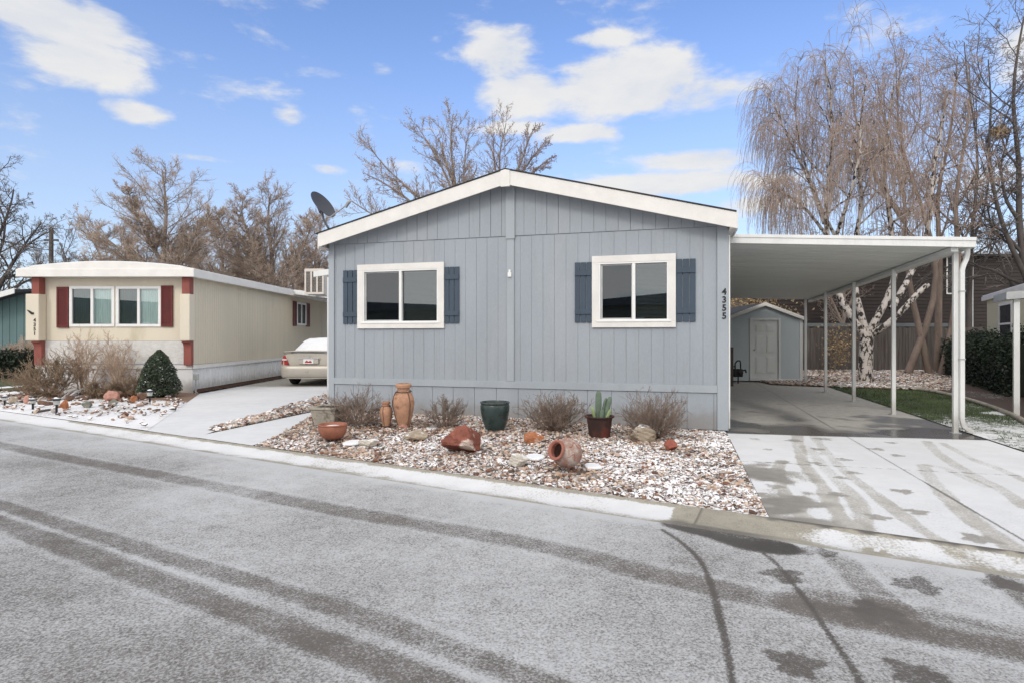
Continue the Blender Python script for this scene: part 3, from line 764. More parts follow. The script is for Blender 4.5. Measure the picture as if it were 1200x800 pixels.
# roof
fz = .10
def slope_slab(mb, y0, y1, zt, th, ex=.10, xs0=None, xs1=None):
    """both roof slopes: deck of thickness th whose top lies zt above roofz, reaching ex past the side walls"""
    k = RISE / (LW / 2)
    pk = -LW / 2
    for (xa, xb) in ((L0 - ex, pk), (pk, ex)):
        za, zb = roofz(xa) + zt, roofz(xb) + zt
        mb.hexa([(xa, y0, za - th), (xb, y0, zb - th), (xb, y1, zb - th), (xa, y1, za - th), (xa, y0, za), (xb, y0, zb), (xb, y1, zb), (xa, y1, za)])
mb = MB(); slope_slab(mb, -.285, HL + .2, .10, .09); rf = mb.build('roof', 'white', house)
mb = MB(); slope_slab(mb, -.325, HL + .22, .122, .02, .13); mb.build('shingles', 'shingle', rf)
# rake fascia: two boards plus the cap at the ridge
mb = MB(); k = RISE / (LW / 2)
for (xa, xb) in ((L0 - .085, -LW / 2 - .078), (-LW / 2 + .078, .150)):
    za, zb = roofz(xa), roofz(xb)
    d0, d1 = -.153, .098
    mb.hexa([(xa, -.310, za + d0), (xb, -.310, zb + d0), (xb, -.287, zb + d0), (xa, -.287, za + d0), (xa, -.310, za + d1), (xb, -.310, zb + d1), (xb, -.287, zb + d1), (xa, -.287, za + d1)])
pkz = roofz(-LW / 2)
mb.build('fascia', 'white', rf, bevel=.004)
mb = MB(); pk = -LW / 2
mb.prism([(pk - .082, pkz - .195), (pk + .082, pkz - .195), (pk + .082, pkz + .078), (pk, pkz + .098), (pk - .082, pkz + .078)], -.328, -.288)
mb.build('ridge_cap', 'white', rf, bevel=.003)
mb = MB()     # eave fascias and soffits along the sides
mb.box(L0 - .105, L0 - .085, -.287, HL + .2, EAVE - .20, EAVE + .05); mb.box(.130, .150, -.287, HL + .2, EAVE - .20, EAVE + .05)
mb.box(L0 - .085, L0 - .035, -.287, HL + .2, EAVE - .18, EAVE - .16); mb.box(.033, .130, -.287, HL + .2, EAVE - .18, EAVE - .16)
mb.build('eave_board', 'white', rf)
# dark room behind the windows
mb = MB(); mb.box(L0 + .2, -.2, 1.6, 1.65, .6, 3.3); mb.box(L0 + .2, -.2, .1, 1.6, .55, .6); mb.box(L0 + .2, -.2, .1, 1.6, 3.25, 3.3)
mb.build('room_lining', 'dark', house)

def slider(x0, x1, z0, z1, swap=False):
    """white trimmed sliding window: boards, vinyl frame, two panes, blind"""
    fr = MB()
    fr.box(x0, x1, -.050, -.017, z1 - TR, z1); fr.box(x0, x1, -.050, -.017, z0, z0 + .11)
    fr.box(x0, x0 + TR, -.050, -.017, z0 + .11, z1 - TR); fr.box(x1 - TR, x1, -.050, -.017, z0 + .11, z1 - TR)
    w = fr.build('window', 'white', house, bevel=.004)
    ix0, ix1, iz0, iz1 = x0 + TR - .006, x1 - TR + .006, z0 + .104, z1 - TR + .006
    f = MB(); t = .032; xm = (ix0 + ix1) / 2 + .01
    f.box(ix0, ix1, -.044, .05, iz1 - t, iz1); f.box(ix0, ix1, -.044, .05, iz0, iz0 + t)
    f.box(ix0, ix0 + t, -.044, .05, iz0 + t, iz1 - t); f.box(ix1 - t, ix1, -.044, .05, iz0 + t, iz1 - t)
    f.box(xm - .026, xm + .026, -.042, .045, iz0 + t, iz1 - t)
    f.box(x0 + TR - .04, x1 - TR + .04, -.062, -.046, iz0 - .012, iz0 + .012)      # sill nosing
    f.build('frame', 'vinyl', w, bevel=.003)
    sx0, sx1 = ix0 + t, xm - .026
    s = MB(); u = .022
    s.box(sx0, sx1, -.012, .02, iz1 - t - u, iz1 - t); s.box(sx0, sx1, -.012, .02, iz0 + t, iz0 + t + u)
    s.box(sx0, sx0 + u + .012, -.012, .02, iz0 + t + u, iz1 - t - u); s.box(sx1 - u * .6, sx1, -.012, .02, iz0 + t + u, iz1 - t - u)
    s.build('sash', 'galv', w)
    for (p, q, yy, gm_) in ((sx0 + u, sx1 - .01, .0, 'glassdark'), (xm + .026, ix1 - t, .012, 'glass')):
        g_ = MB(); g_.box(p, q, yy, yy + .005, iz0 + t, iz1 - t); g_.build('pane', gm_, w)
    b = MB(); z = iz1 - t - .03
    while z > iz0 + .03:
        b.hexa([(ix0 + .03, .10, z), (ix1 - .03, .10, z), (ix1 - .03, .128, z + .010), (ix0 + .03, .128, z + .010),
                (ix0 + .03, .10, z + .002), (ix1 - .03, .10, z + .002), (ix1 - .03, .128, z + .012), (ix0 + .03, .128, z + .012)]); z -= .022
    b.box(ix0 + .03, ix1 - .03, .095, .14, iz1 - .06, iz1 - .03)
    b.build('blind', 'blind', w)
for wdef in WIN: slider(*wdef)
def shutter(x0, x1, z0=1.75, z1=2.765):
    s = MB(); n = 3; gw = .012; w_ = (x1 - x0 - gw * (n - 1)) / n
    for i in range(n):
        s.box(x0 + i * (w_ + gw), x0 + i * (w_ + gw) + w_, -.036, -.018, z0, z1)
    s.box(x0 + .002, x1 - .002, -.052, -.036, z0 + .135, z0 + .225); s.box(x0 + .002, x1 - .002, -.052, -.036, z1 - .225, z1 - .135)
    return s.build('shutter', 'shutter', house, bevel=.003)
shutter(a_of(403.2), WIN[0][0] - .006); shutter(WIN[0][1] + .006, a_of(538.8))
shutter(a_of(674), WIN[1][0] - .006); shutter(WIN[1][1] + .006, a_of(815))
# house number, one digit above another, and the small white outlet box
def text_mesh(name, s, size, m, parent, loc, rot, ext=.004, align='CENTER'):
    cu = bpy.data.curves.new(name, 'FONT'); cu.body = s; cu.size = size; cu.extrude = ext; cu.align_x = align; cu.offset = .003
    o = bpy.data.objects.new(name, cu); COL.objects.link(o)
    dg = bpy.context.evaluated_depsgraph_get()
    me = bpy.data.meshes.new_from_object(o.evaluated_get(dg)); bpy.data.objects.remove(o)
    me.materials.clear(); me.materials.append(M[m]); me.name = name
    q = bpy.data.objects.new(name, me); COL.objects.link(q); q.parent = parent; q.location = loc; q.rotation_euler = rot
    return q
na = a_of(848.5)
for i, ch in enumerate('4355'):
    text_mesh('house_number_digit', ch, .140, 'black', house, (na, -.041, z_of(848.5, 345.5) - .128 * i), (R(90), 0, 0))
ob = MB(); xa = a_of(598.2); ob.box(xa - .035, xa + .03, -.066, -.034, 2.55, 2.63); ob.box(xa - .022, xa + .014, -.056, -.034, 2.63, 2.68)
ob.build('outlet_box', 'vinyl', house, bevel=.006)

# ------------------------------------------------------------------ awning over the left side, cooler, satellite dish
aw = empty('side_awning', Vector((-4.25, 13.5, 0)), 'small white awning on a thin post left of the grey blue home', 'awning')
m_ = MB()
q0, q1 = PD(368, 325, 13.6), PD(392, 321, 13.2)
def hexa_world(mb, org, a, b, c, d, th):
    """slab from four world top corners"""
    t = [Vector(p) - org for p in (a, b, c, d)]
    return mb.hexa([tuple(p - Vector((0, 0, th))) for p in t] + [tuple(p) for p in t])
a0 = PD(368, 319.5, 13.6); b0 = PD(389.5, 315.5, 13.4)
m_ = MB(); hexa_world(m_, aw.location, a0, b0 + Vector((.3, 0, .03)), Vector((-2.0, 20, 3.05)), Vector((-2.75, 20, 2.95)), .03)
m_.build('roof_panel', 'whitemetal', aw)
m_ = MB(); e = Vector((0, -.02, 0))
hexa_world(m_, aw.location, a0 + e + Vector((0, -.03, .02)), b0 + e + Vector((.3, -.03, .05)), b0 + e + Vector((.3, 0, .05)), a0 + e + Vector((0, 0, .02)), .13)
m_.build('fascia', 'whitemetal', aw, bevel=.004)
pz = P(386.3, 472, 0.0)
m_ = MB(); px_, py_ = pz.x - aw.location.x, pz.y - aw.location.y
m_.box(px_ - .045, px_ + .045, py_ - .045, py_ + .045, 0, 2.86); m_.build('post', 'whitemetal', aw, bevel=.004)
cl = empty('evaporative_cooler', PD(368, 345, 16.2), 'boxy beige evaporative cooler with grey louvres hung beside the left awning', 'cooler', rz=R(-4))
m_ = MB(); m_.box(-.27, .27, 0, .05, .0, .06); m_.box(-.27, .27, 0, .05, .62, .70)
for xx in (-.27, -.105, .06, .225): m_.box(xx, xx + .045, 0, .05, .06, .62)
m_.box(-.27, .27, .07, .75, 0, .70); m_.build('cabinet', 'cooler', cl, bevel=.004)
m_ = MB()
for xx in (-.225, -.06, .105):
    z = .075
    while z < .61: m_.hexa([(xx + .002, .028, z), (xx + .118, .028, z), (xx + .118, .06, z + .03), (xx + .002, .06, z + .03), (xx + .002, .022, z + .006), (xx + .118, .022, z + .006), (xx + .118, .056, z + .036), (xx + .002, .056, z + .036)]); z += .045
m_.build('louvre', 'louvre', cl)
m_ = MB()
for yy in (.12, .62): m_.tube([(.2, yy, .0), (1.6, yy + .1, -.35)], .02, 6); m_.tube([(-.2, yy, -.01), (3.0, yy, -.01)], .02, 6)
m_.build('bracket', 'galv', cl)
# dish: aimed up to the right, seen from below
dz = PD(381, 240, 11.9)
dish = empty('satellite_dish', PD(384.5, 267.5, 11.25), 'grey oval satellite dish at the left end of the grey blue roof', 'satellite dish')
base = dish.location
def rel(v): return tuple(Vector(v) - base)
cen = PD(379, 239.5, 11.5)
m_ = MB()
nrm = Vector((.78, -.30, .54)).normalized()
up_ = Vector((-.42, .38, .80)); up_ = (up_ - nrm * up_.dot(nrm)).normalized(); sd = nrm.cross(up_)
rings = 7; sides = 32; vs = []; fs = []
for side_ in (0, 1):
    for i in range(rings + 1):
        r = i / rings
        for k_ in range(sides):
            a_ = 2 * math.pi * k_ / sides
            p = cen + up_ * (math.cos(a_) * r * .30) + sd * (math.sin(a_) * r * .30) + nrm * (.055 * r * r - .055 - (.008 if side_ else 0))
            vs.append(rel(p))
b0_ = 0
for side_ in (0, 1):
    o_ = side_ * (rings + 1) * sides
    for i in range(rings):
        for k_ in range(sides):
            q = (o_ + i * sides + k_, o_ + i * sides + (k_ + 1) % sides, o_ + (i + 1) * sides + (k_ + 1) % sides, o_ + (i + 1) * sides + k_)
            fs.append(q if side_ else q[::-1])
e0 = rings * sides; e1 = (rings + 1) * sides + rings * sides
for k_ in range(sides): fs.append((e0 + k_, e0 + (k_ + 1) % sides, e1 + (k_ + 1) % sides, e1 + k_))
m_.add(vs, fs); m_.build('reflector', 'dish', dish, smooth='auto')
m_ = MB(); bk = cen - nrm * .11 - up_ * .06
m_.tube([rel(PD(385, 268, 11.28)), rel(PD(379.5, 258.5, 11.32)), rel(PD(377.5, 250, 11.45)), rel(bk)], .022, 8)
m_.tube([rel(bk - up_ * .06), rel(bk + up_ * .10)], .045, 8)
m_.build('mast', 'dish', dish, smooth='auto')
m_ = MB(); lo_ = cen - up_ * .31
m_.tube([rel(lo_ - nrm * .06), rel(PD(388, 254, 11.35)), rel(PD(402.5, 243.5, 11.2)), rel(PD(406, 240, 11.15))], .012, 8)
m_.build('feed_arm', 'galv', dish, smooth='auto')
m_ = MB(); tp = PD(408, 238, 11.12)
m_.tube([rel(PD(405, 243, 11.15)), rel(tp), rel(PD(410.5, 235.5, 11.1))], [.03, .035, .028], 8); m_.build('feed_horn', 'galv', dish, smooth='auto')

# ------------------------------------------------------------------ carport
cp = empty('carport', W(3.4, .6), 'long flat white metal carport on slim posts beside the grey blue home', 'carport', rz=TH)
inv = Matrix.Rotation(-TH, 4, 'Z') @ Matrix.Translation(-cp.location)
def lc(v): return inv @ Vector(v)
FLb, FRb, RLb, RRb = 3.07, 2.855, 2.80, 2.68
x0c, x1c, y0c, y1c = .07, 3.60, .50, 11.0
def rz_(a, d):
    u_ = (a - x0c) / (x1c - x0c); v_ = (d - y0c) / (y1c - y0c)
    return (FLb * (1 - u_) + FRb * u_) * (1 - v_) + (RLb * (1 - u_) + RRb * u_) * v_
off = lc(W(0, 0))          # carport-local position of the house-front corner
def cl_(a, d, z): return (off.x + a, off.y + d, z)
m_ = MB(); d = y0c + .03
while d < y1c - .02:        # interlocking pans, a small rib at each joint
    e_ = min(d + .305, y1c - .02)
    for (a, b) in ((x0c, (x0c + x1c) / 2), ((x0c + x1c) / 2, x1c - .06)):
        m_.hexa([cl_(a, d + .012, rz_(a, d) + .025), cl_(b, d + .012, rz_(b, d) + .025), cl_(b, e_, rz_(b, e_) + .025), cl_(a, e_, rz_(a, e_) + .025),
                 cl_(a, d + .012, rz_(a, d) + .045), cl_(b, d + .012, rz_(b, d) + .045), cl_(b, e_, rz_(b, e_) + .045), cl_(a, e_, rz_(a, e_) + .045)])
        m_.hexa([cl_(a, d - .0, rz_(a, d) + .021), cl_(b, d - .0, rz_(b, d) + .021), cl_(b, d + .012, rz_(b, d) + .021), cl_(a, d + .012, rz_(a, d) + .021),
                 cl_(a, d - .0, rz_(a, d) + .075), cl_(b, d - .0, rz_(b, d) + .075), cl_(b, d + .012, rz_(b, d) + .075), cl_(a, d + .012, rz_(a, d) + .075)])
    d = e_
rp = m_.build('roof_panel', 'underside', cp)
m_ = MB()
a, b = x0c, x1c
for (y_a, y_b, dz0, dz1) in ((y0c - .02, y0c + .02, 0, .145), (y0c - .035, y0c - .02, .098, .15)):
    m_.hexa([cl_(a, y_a, FLb + dz0), cl_(b, y_a, FRb + dz0), cl_(b, y_b, FRb + dz0), cl_(a, y_b, FLb + dz0), cl_(a, y_a, FLb + dz1), cl_(b, y_a, FRb + dz1), cl_(b, y_b, FRb + dz1), cl_(a, y_b, FLb + dz1)])
m_.build('fascia', 'whitemetal', cp, bevel=.003)
m_ = MB()
m_.hexa([cl_(x1c - .055, y0c + .022, FRb), cl_(x1c, y0c + .022, FRb), cl_(x1c, y1c, RRb), cl_(x1c - .055, y1c, RRb), cl_(x1c - .055, y0c + .022, FRb + .145), cl_(x1c, y0c + .022, FRb + .145), cl_(x1c, y1c, RRb + .145), cl_(x1c - .055, y1c, RRb + .145)])
m_.build('gutter', 'whitemetal', cp, bevel=.003)
m_ = MB()
ba0, ba1 = 3.30, 3.40
m_.hexa([cl_(ba0, y0c + .06, rz_(ba0, y0c) - .06), cl_(ba1, y0c + .06, rz_(ba1, y0c) - .06), cl_(ba1, y1c - .05, RRb - .06), cl_(ba0, y1c - .05, RRb - .06),
         cl_(ba0, y0c + .06, rz_(ba0, y0c) + .01), cl_(ba1, y0c + .06, rz_(ba1, y0c) + .01), cl_(ba1, y1c - .05, RRb + .01), cl_(ba0, y1c - .05, RRb + .01)])
m_.build('beam', 'whitemetal', cp, bevel=.003)
m_ = MB(); m_.box(*[0, 0, 0, 0, 0, 0]) if False else None
m_.hexa([cl_(.036, -.02, .05), cl_(.060, -.02, .05), cl_(.060, .02, .05), cl_(.036, .02, .05), cl_(.036, -.02, 3.12), cl_(.060, -.02, 3.12), cl_(.060, .02, 3.12), cl_(.036, .02, 3.12)])
m_.build('wall_channel', 'whitemetal', cp, bevel=.002)
posts_px = [(1119.5, 507), (1047, 485.6), (1000.5, 470.5), (967.5, 459.5), (944, 450.5)]
for i, (px, py) in enumerate(posts_px):
    g0 = P(px, py, .0); lp = lc(g0); h_ = .034
    r_ = lp.x - off.x, lp.y - off.y
    zt = rz_(min(r_[0], x1c), min(max(r_[1], y0c), y1c)) - .02
    b_ = MB(); b_.box(lp.x - h_, lp.x + h_, lp.y - h_, lp.y + h_, .006, zt); po = b_.build('post', 'whitemetal', cp, bevel=.005)
    b_ = MB(); b_.box(lp.x - h_ - .03, lp.x + h_ + .03, lp.y - h_ - .03, lp.y + h_ + .03, .001, .012); b_.build('base_plate', 'galv', po)
g0 = lc(P(1127.3, 508, 0)); dx, dy = g0.x, g0.y
m_ = MB()
def rect_tube(mb, pts, hw, hd):
    vs = []
    for i, p in enumerate(pts):
        p = Vector(p); t = (Vector(pts[min(i + 1, len(pts) - 1)]) - Vector(pts[max(i - 1, 0)])).normalized()
        u_ = Vector((0, 1, 0)); w_ = t.cross(u_).normalized()
        for (s1, s2) in ((-1, -1), (1, -1), (1, 1), (-1, 1)): vs.append(p + w_ * (hw * s1) + u_ * (hd * s2))
    n = len(pts)
    fs = [(i * 4 + k, i * 4 + (k + 1) % 4, i * 4 + 4 + (k + 1) % 4, i * 4 + 4 + k) for i in range(n - 1) for k in range(4)] + [(3, 2, 1, 0), tuple(range(4 * n - 4, 4 * n))]
    mb.add(vs, fs)
tz = FRb + .01
rect_tube(m_, [(dx + .07, dy, tz), (dx + .07, dy, tz - .09), (dx + .055, dy, tz - .16), (dx + .02, dy, tz - .25), (dx, dy, tz - .33), (dx, dy, .22), (dx + .02, dy - .005, .12), (dx + .09, dy - .02, .06), (dx + .14, dy - .03, .045)], .031, .027)
m_.build('downspout', 'whitemetal', cp, bevel=.004)
for z in (1.15, 2.2):
    m_ = MB(); m_.box(dx - .038, dx + .038, dy - .033, dy + .033, z, z + .02); m_.build('strap', 'galv', cp)

# ------------------------------------------------------------------ shed
sx0, sx1, syd = 7.22, 9.80, 20.0
shed = empty('garden_shed', Vector(((sx0 + sx1) / 2, syd, 0)), 'pale grey blue gabled shed with a white panel door behind the carport', 'shed')
hw = (sx1 - sx0) / 2; ez, pkz_ = 2.12, 2.60
m_ = MB()
dx0, dx1 = (881 - 600) / F * syd - (sx0 + sx1) / 2, (912 - 600) / F * syd - (sx0 + sx1) / 2
m_.box(-hw, dx0, 0, .05, .04, ez); m_.box(dx1, hw, 0, .05, .04, ez); m_.box(dx0, dx1, 0, .05, 2.07, ez); m_.prism([(-hw, ez), (hw, ez), (0, pkz_)], 0, .05)
m_.box(-hw, -hw + .05, .05, 2.6, .04, ez); m_.box(hw - .05, hw, .05, 2.6, .04, ez); m_.box(-hw + .05, hw - .05, 2.55, 2.6, .04, ez); m_.prism([(-hw, ez), (hw, ez), (0, pkz_)], 2.55, 2.6)
m_.build('wall', 'shed', shed)
m_ = MB(); k_ = (pkz_ - ez) / hw
for s_ in (-1, 1):
    xa, xb = s_ * (hw + .08), 0
    za, zb = ez - .08 * k_ + .004, pkz_ + .004
    m_.hexa([(xa, -.1, za), (xb, -.1, zb), (xb, 2.7, zb), (xa, 2.7, za), (xa, -.1, za + .05), (xb, -.1, zb + .05), (xb, 2.7, zb + .05), (xa, 2.7, za + .05)])
rf_ = m_.build('roof', 'shingle', shed)
m_ = MB()
for s_ in (-1, 1):
    xa, xb = s_ * (hw + .10), 0
    za, zb = ez - .10 * k_ - .05, pkz_ - .05
    m_.hexa([(xa, -.13, za), (xb, -.13, zb), (xb, -.102, zb), (xa, -.102, za), (xa, -.13, za + .115), (xb, -.13, zb + .115), (xb, -.102, zb + .115), (xa, -.102, za + .115)])
m_.build('fascia', 'white', rf_)
m_ = MB(); m_.box(hw - .09, hw + .012, -.018, -.001, .04, ez - .02); m_.build('corner_trim', 'sheddoor', shed); m_ = MB(); m_.box(-hw - .012, -hw + .09, -.018, -.001, .04, ez - .02); m_.build('corner_trim', 'sheddoor', shed); m_ = MB(); m_.box(dx1 + .10, hw - .09, -.016, -.001, .04, .10)
m_.build('base_trim', 'sheddoor', shed)
m_ = MB(); m_.box(dx0 - .075, dx0, -.03, .03, .10, 2.14); m_.box(dx1, dx1 + .075, -.03, .03, .10, 2.14); m_.box(dx0 - .0, dx1, -.03, .03, 2.07, 2.14); m_.box(dx0 - .08, dx1 + .08, -.07, .03, .05, .10)
m_.build('door_frame', 'sheddoor', shed, bevel=.004)
m_ = MB(); m_.box(dx0 + .004, dx1 - .004, .012, .045, .105, 2.065)
wdr = dx1 - dx0
for (za, zb) in ((.30, .85), (.98, 1.55), (1.68, 1.92)):
    for (xa, xb) in ((dx0 + .12, dx0 + wdr / 2 - .05), (dx0 + wdr / 2 + .05, dx1 - .12)):
        m_.box(xa, xb, -.0, .012, za, zb)
        m_.box(xa + .035, xb - .035, -.007, .0, za + .035, zb - .035)
dr = m_.build('door', 'sheddoor', shed, bevel=.006)
m_ = MB(); m_.lathe([(.012, 0), (.012, .03), (.03, .04), (.03, .06), (.01, .07)], 14); m_.build('door_knob', 'galv', dr, smooth='auto', mx=Matrix.Translation((dx0 + .07, .0, 1.08)) @ Matrix.Rotation(R(90), 4, 'X'))

# small dark machine beside the shed, brown post by the wall
gm = empty('gas_meter', P(865, 449, 0), 'small black gas meter with bent pipes low beside the shed', 'gas meter')
m_ = MB(); m_.box(-.17, .13, -.10, .10, .22, .48); m_.build('meter_body', 'black', gm, bevel=.03)
m_ = MB(); m_.tube([(-.10, 0, .48), (-.10, 0, .66), (-.02, 0, .74), (.06, 0, .74), (.08, 0, .66), (.08, 0, .48)], .022, 8); m_.tube([(.13, 0, .42), (.24, 0, .44), (.26, 0, .36)], .03, 8)
m_.tube([(-.22, 0, .0), (-.22, 0, .45), (-.16, 0, .55), (-.10, 0, .56)], .018, 8); m_.tube([(0, 0, 0), (0, 0, .24)], .022, 8)
m_.build('pipe', 'black', gm, smooth='auto')
m_ = MB(); m_.lathe([(.09, 0), (.09, .03), (.05, .05)], 18); m_.build('regulator', 'black', gm, smooth='auto', mx=Matrix.Translation((.03, -.10, .36)) @ Matrix.Rotation(R(90), 4, 'X'))
bp = P(855.8, 452, 0)
m_ = MB(); m_.box(-.05, .05, -.05, .05, 0, 1.2); o = m_.build('wooden_stake', 'fence', bevel=.006); o.location = bp + Vector((.03, 0, 0))
tag(o, 'short dark brown wooden stake beside the black gas meter', 'stake')
# ================================================================== NEIGHBOUR'S CREAM HOME
NY = 15.87; NX0, NX1 = -12.78, -8.55; NW = NX1 - NX0
nb = empty('mobile_home', Vector((NX0, NY, 0)), 'long cream single wide mobile home with red corner brackets and dark red shutters', 'mobile home')
NL = 17.5
def nx(px, Z=NY): return (px - 600) / F * Z - NX0
def nz(py, Z=NY): return H + (HY - py) / F * Z
m_ = MB()
wx0, wx1, wz0, wz1 = nx(82), nx(189), nz(383), nz(335.5)
m_.box(.0, wx0 + .05, 0, .08, 1.40, 3.22); m_.box(wx1 - .05, NW, 0, .08, 1.40, 3.22); m_.box((wx0 + wx1) / 2 - .05, (wx0 + wx1) / 2 + .05, 0, .03, wz0 + .05, wz1 - .05); m_.box(wx0 + .05, wx1 - .05, 0, .08, 1.40, wz0 + .05); m_.box(wx0 + .05, wx1 - .05, 0, .08, wz1 - .05, 3.22)
m_.box(.002, .05, .08, NL, .76, 3.2); m_.box(NW - .05, NW - .012, .08, NL, .76, 3.2); m_.box(.05, NW - .05, NL - .05, NL, .76, 3.2)
m_.build('wall', 'cream', nb)
m_ = MB(); y = .02
while y < NL - .1:
    if not (23.2 - NY < y + .05 < 24.9 - NY and False):
        m_.box(NW - .012, NW + .004, y, y + .085, .77, 3.2); m_.box(NW - .012, NW - .002, y + .085, y + .125, .77, 3.2)
    y += .125
m_.build('ribbed_siding', 'creamside', nb)
m_ = MB(); m_.box(.25, NW - .04, -.012, -.001, .80, 1.395); m_.build('stone_panel', 'stonepanel', nb)
m_ = MB(); m_.box(.05, NW + .03, -.05, -.001, .66, .76); m_.box(NW + .005, NW + .045, -.05, NL, .66, .76)
m_.build('ledge', 'white', nb, bevel=.004)
m_ = MB(); m_.box(.1, NW, -.02, .02, 0, .655); y = 0.025
while y < NL:
    m_.box(NW - .03, NW - .002, y, y + .14, .10, .655); m_.box(NW - .03, NW + .012, y + .14, y + .18, .10, .655); y += .185
m_.build('skirting', 'skirt', nb)
m_ = MB(); m_.box(NW - .06, NW - .03, 0, NL, 0, .3); m_.build('skirting_base', 'brownrock', nb)
# roof with a bowed front
m_ = MB(); n = 12; top = []; bot = []
for i in range(n + 1):
    u_ = i / n; x = -.16 + (NW + .36) * u_
    c_ = 1 - (2 * u_ - 1) ** 2
    top.append((x, 3.30 + .165 * c_))
poly = [(top[0][0], 3.12)] + top + [(top[-1][0], 3.12)]
m_.prism(poly[::-1], -.36, .0); m_.prism([(p[0], p[1] - .03 if 0 < j < len(poly) - 1 else p[1] + .02) for j, p in enumerate(poly)][::-1], .0, NL + .2)
rf2 = m_.build('roof', 'white', nb)
m_ = MB(); m_.prism(([(top[0][0] + .04, top[0][1] - .02)] + [(p[0], p[1] + .028) for p in top[1:-1]] + [(top[-1][0] - .04, top[-1][1] - .02)])[::-1], -.33, NL + .15)
m_.build('roof_snow', 'roofsnow', rf2)
m_ = MB(); m_.box(NW + .20, NW + .235, -.37, NL + .2, 3.07, 3.285); m_.box(-.19, -.16, -.37, NL, 3.07, 3.285); m_.box(-.19, NW + .235, -.40, -.362, 3.075, 3.27)
for y in (5.0, 10.2): m_.box(NW + .195, NW + .245, y, y + .03, 3.06, 3.295)
m_.build('fascia', 'white', rf2, bevel=.005)
m_ = MB(); m_.box(.0, NW + .2, -.36, -.005, 3.085, 3.10); m_.box(NW + .01, NW + .2, 0, NL, 3.085, 3.10); m_.build('soffit', 'white', rf2)
# corner brackets
def bracket(x0, x1, sgn):
    m_ = MB(); m_.box(x0, x1, -.22, -.015, 2.64, 3.08); m_.build('corner_bracket', 'redpaint', nb, bevel=.006); m_ = MB()
    a_ = [(-.015, .76), (-.015, 1.40), (-.24, 1.40)] + [(-.24 + .10 * math.sin(t * math.pi / 2 / 5), 1.40 - .17 * (1 - math.cos(t * math.pi / 2 / 5)) - .03) for t in range(6)] + [(-.14, .76)]
    m_.prism(a_, x0, x1, 'x')
    br = m_.build('corner_bracket', 'redpaint', nb, bevel=.006)
    m_ = MB(); m_.box(x0 - .12 if sgn < 0 else x0 - .03, x1 + .03 if sgn < 0 else x1 + .03, -.27, -.012, 1.405, 2.635)
    m_.build('bracket_box', 'cream', br, bevel=.02)
bracket(nx(37.5, NY - .2), nx(46.5, NY - .2), -1)
bracket(nx(213.5, NY - .2), nx(222.5, NY - .2), 1)
# front double windows
def nwin(px0, px1):
    x0, x1 = nx(px0), nx(px1); z0, z1 = nz(383), nz(335.5)
    m_ = MB(); t = .075
    m_.box(x0, x1, -.035, .03, z1 - t, z1); m_.box(x0, x1, -.035, .03, z0, z0 + t); m_.box(x0, x0 + t, -.035, .03, z0 + t, z1 - t); m_.box(x1 - t, x1, -.035, .03, z0 + t, z1 - t)
    xm = (x0 + x1) / 2; m_.box(xm - .035, xm + .035, -.03, .03, z0 + t, z1 - t)
    w_ = m_.build('window', 'vinyl', nb, bevel=.005)
    for k, (a_, b_) in enumerate(((x0 + t, xm - .035), (xm + .035, x1 - t))):
        m_ = MB(); m_.box(a_, b_, .0, .006, z0 + t, z1 - t); m_.build('pane', 'glasspale' if k else 'glass', w_)
    vs = []; fs = []; a_, b_ = x0 + t - .02, x1 - t + .02; nn = 110
    for j, zz in enumerate((z0 + .05, z1 - .05)):
        for i in range(nn + 1):
            vs.append((a_ + (b_ - a_) * i / nn, .06 + .014 * math.sin(i * 1.3), zz))
    fs = [(i, i + 1, nn + 2 + i, nn + 1 + i) for i in range(nn)]
    m_ = MB(); m_.add(vs, fs); m_.build('curtain', 'curtain', w_, smooth=True)
nwin(82, 134.7); nwin(136.5, 189.3)
m_ = MB(); m_.box(.3, NW - .3, 1.2, 1.25, .9, 3.1); m_.box(.3, NW - .3, .1, 1.25, .85, .9); m_.build('room_lining', 'dark', nb)
def nshut(x0, x1, z0, z1, side=False):
    m_ = MB()
    def bx(a, b, c, d, e, f_):
        if side: m_.box(NW + .008 + (-.0 - d) if False else NW + .006, NW + .006 + (d - c), a, b, e, f_)
        else: m_.box(a, b, -.015 - (d - c), -.015, e, f_)
    bx(x0, x0 + .04, 0, .035, z0, z1); bx(x1 - .04, x1, 0, .035, z0, z1); bx(x0 + .04, x1 - .04, 0, .035, z0, z0 + .06); bx(x0 + .04, x1 - .04, 0, .035, z1 - .06, z1)
    z = z0 + .065
    while z < z1 - .09: bx(x0 + .04, x1 - .04, 0, .026, z, z + .028); z += .042
    bx(x0 + .04, x1 - .04, 0, .012, z0 + .06, z1 - .06)
    m_.build('shutter', 'maroon', nb)
nshut(nx(67.7), nx(81.4), nz(384), nz(336.5)); nshut(nx(189.8), nx(203.3), nz(383), nz(335))
y0, y1 = 24.05 - NY - .6, 24.05 - NY + .45
m_ = MB(); z0, z1 = 1.98, 2.88
m_.box(NW + .005, NW + .05, y0, y1, z1 - .07, z1); m_.box(NW + .005, NW + .05, y0, y1, z0, z0 + .07)
for yy in (y0, (y0 + y1) / 2 - .035, y1 - .07): m_.box(NW + .005, NW + .05, yy, yy + .07, z0 + .07, z1 - .07)
w_ = m_.build('window', 'vinyl', nb)
m_ = MB(); m_.box(NW + .008, NW + .016, y0 + .07, y1 - .07, z0 + .07, z1 - .07); m_.build('pane', 'black', w_)
nshut(y0 - .38, y0 - .02, z0 - .05, z1 + .02, True); nshut(y1 + .02, y1 + .45, z0 - .05, z1 + .02, True)
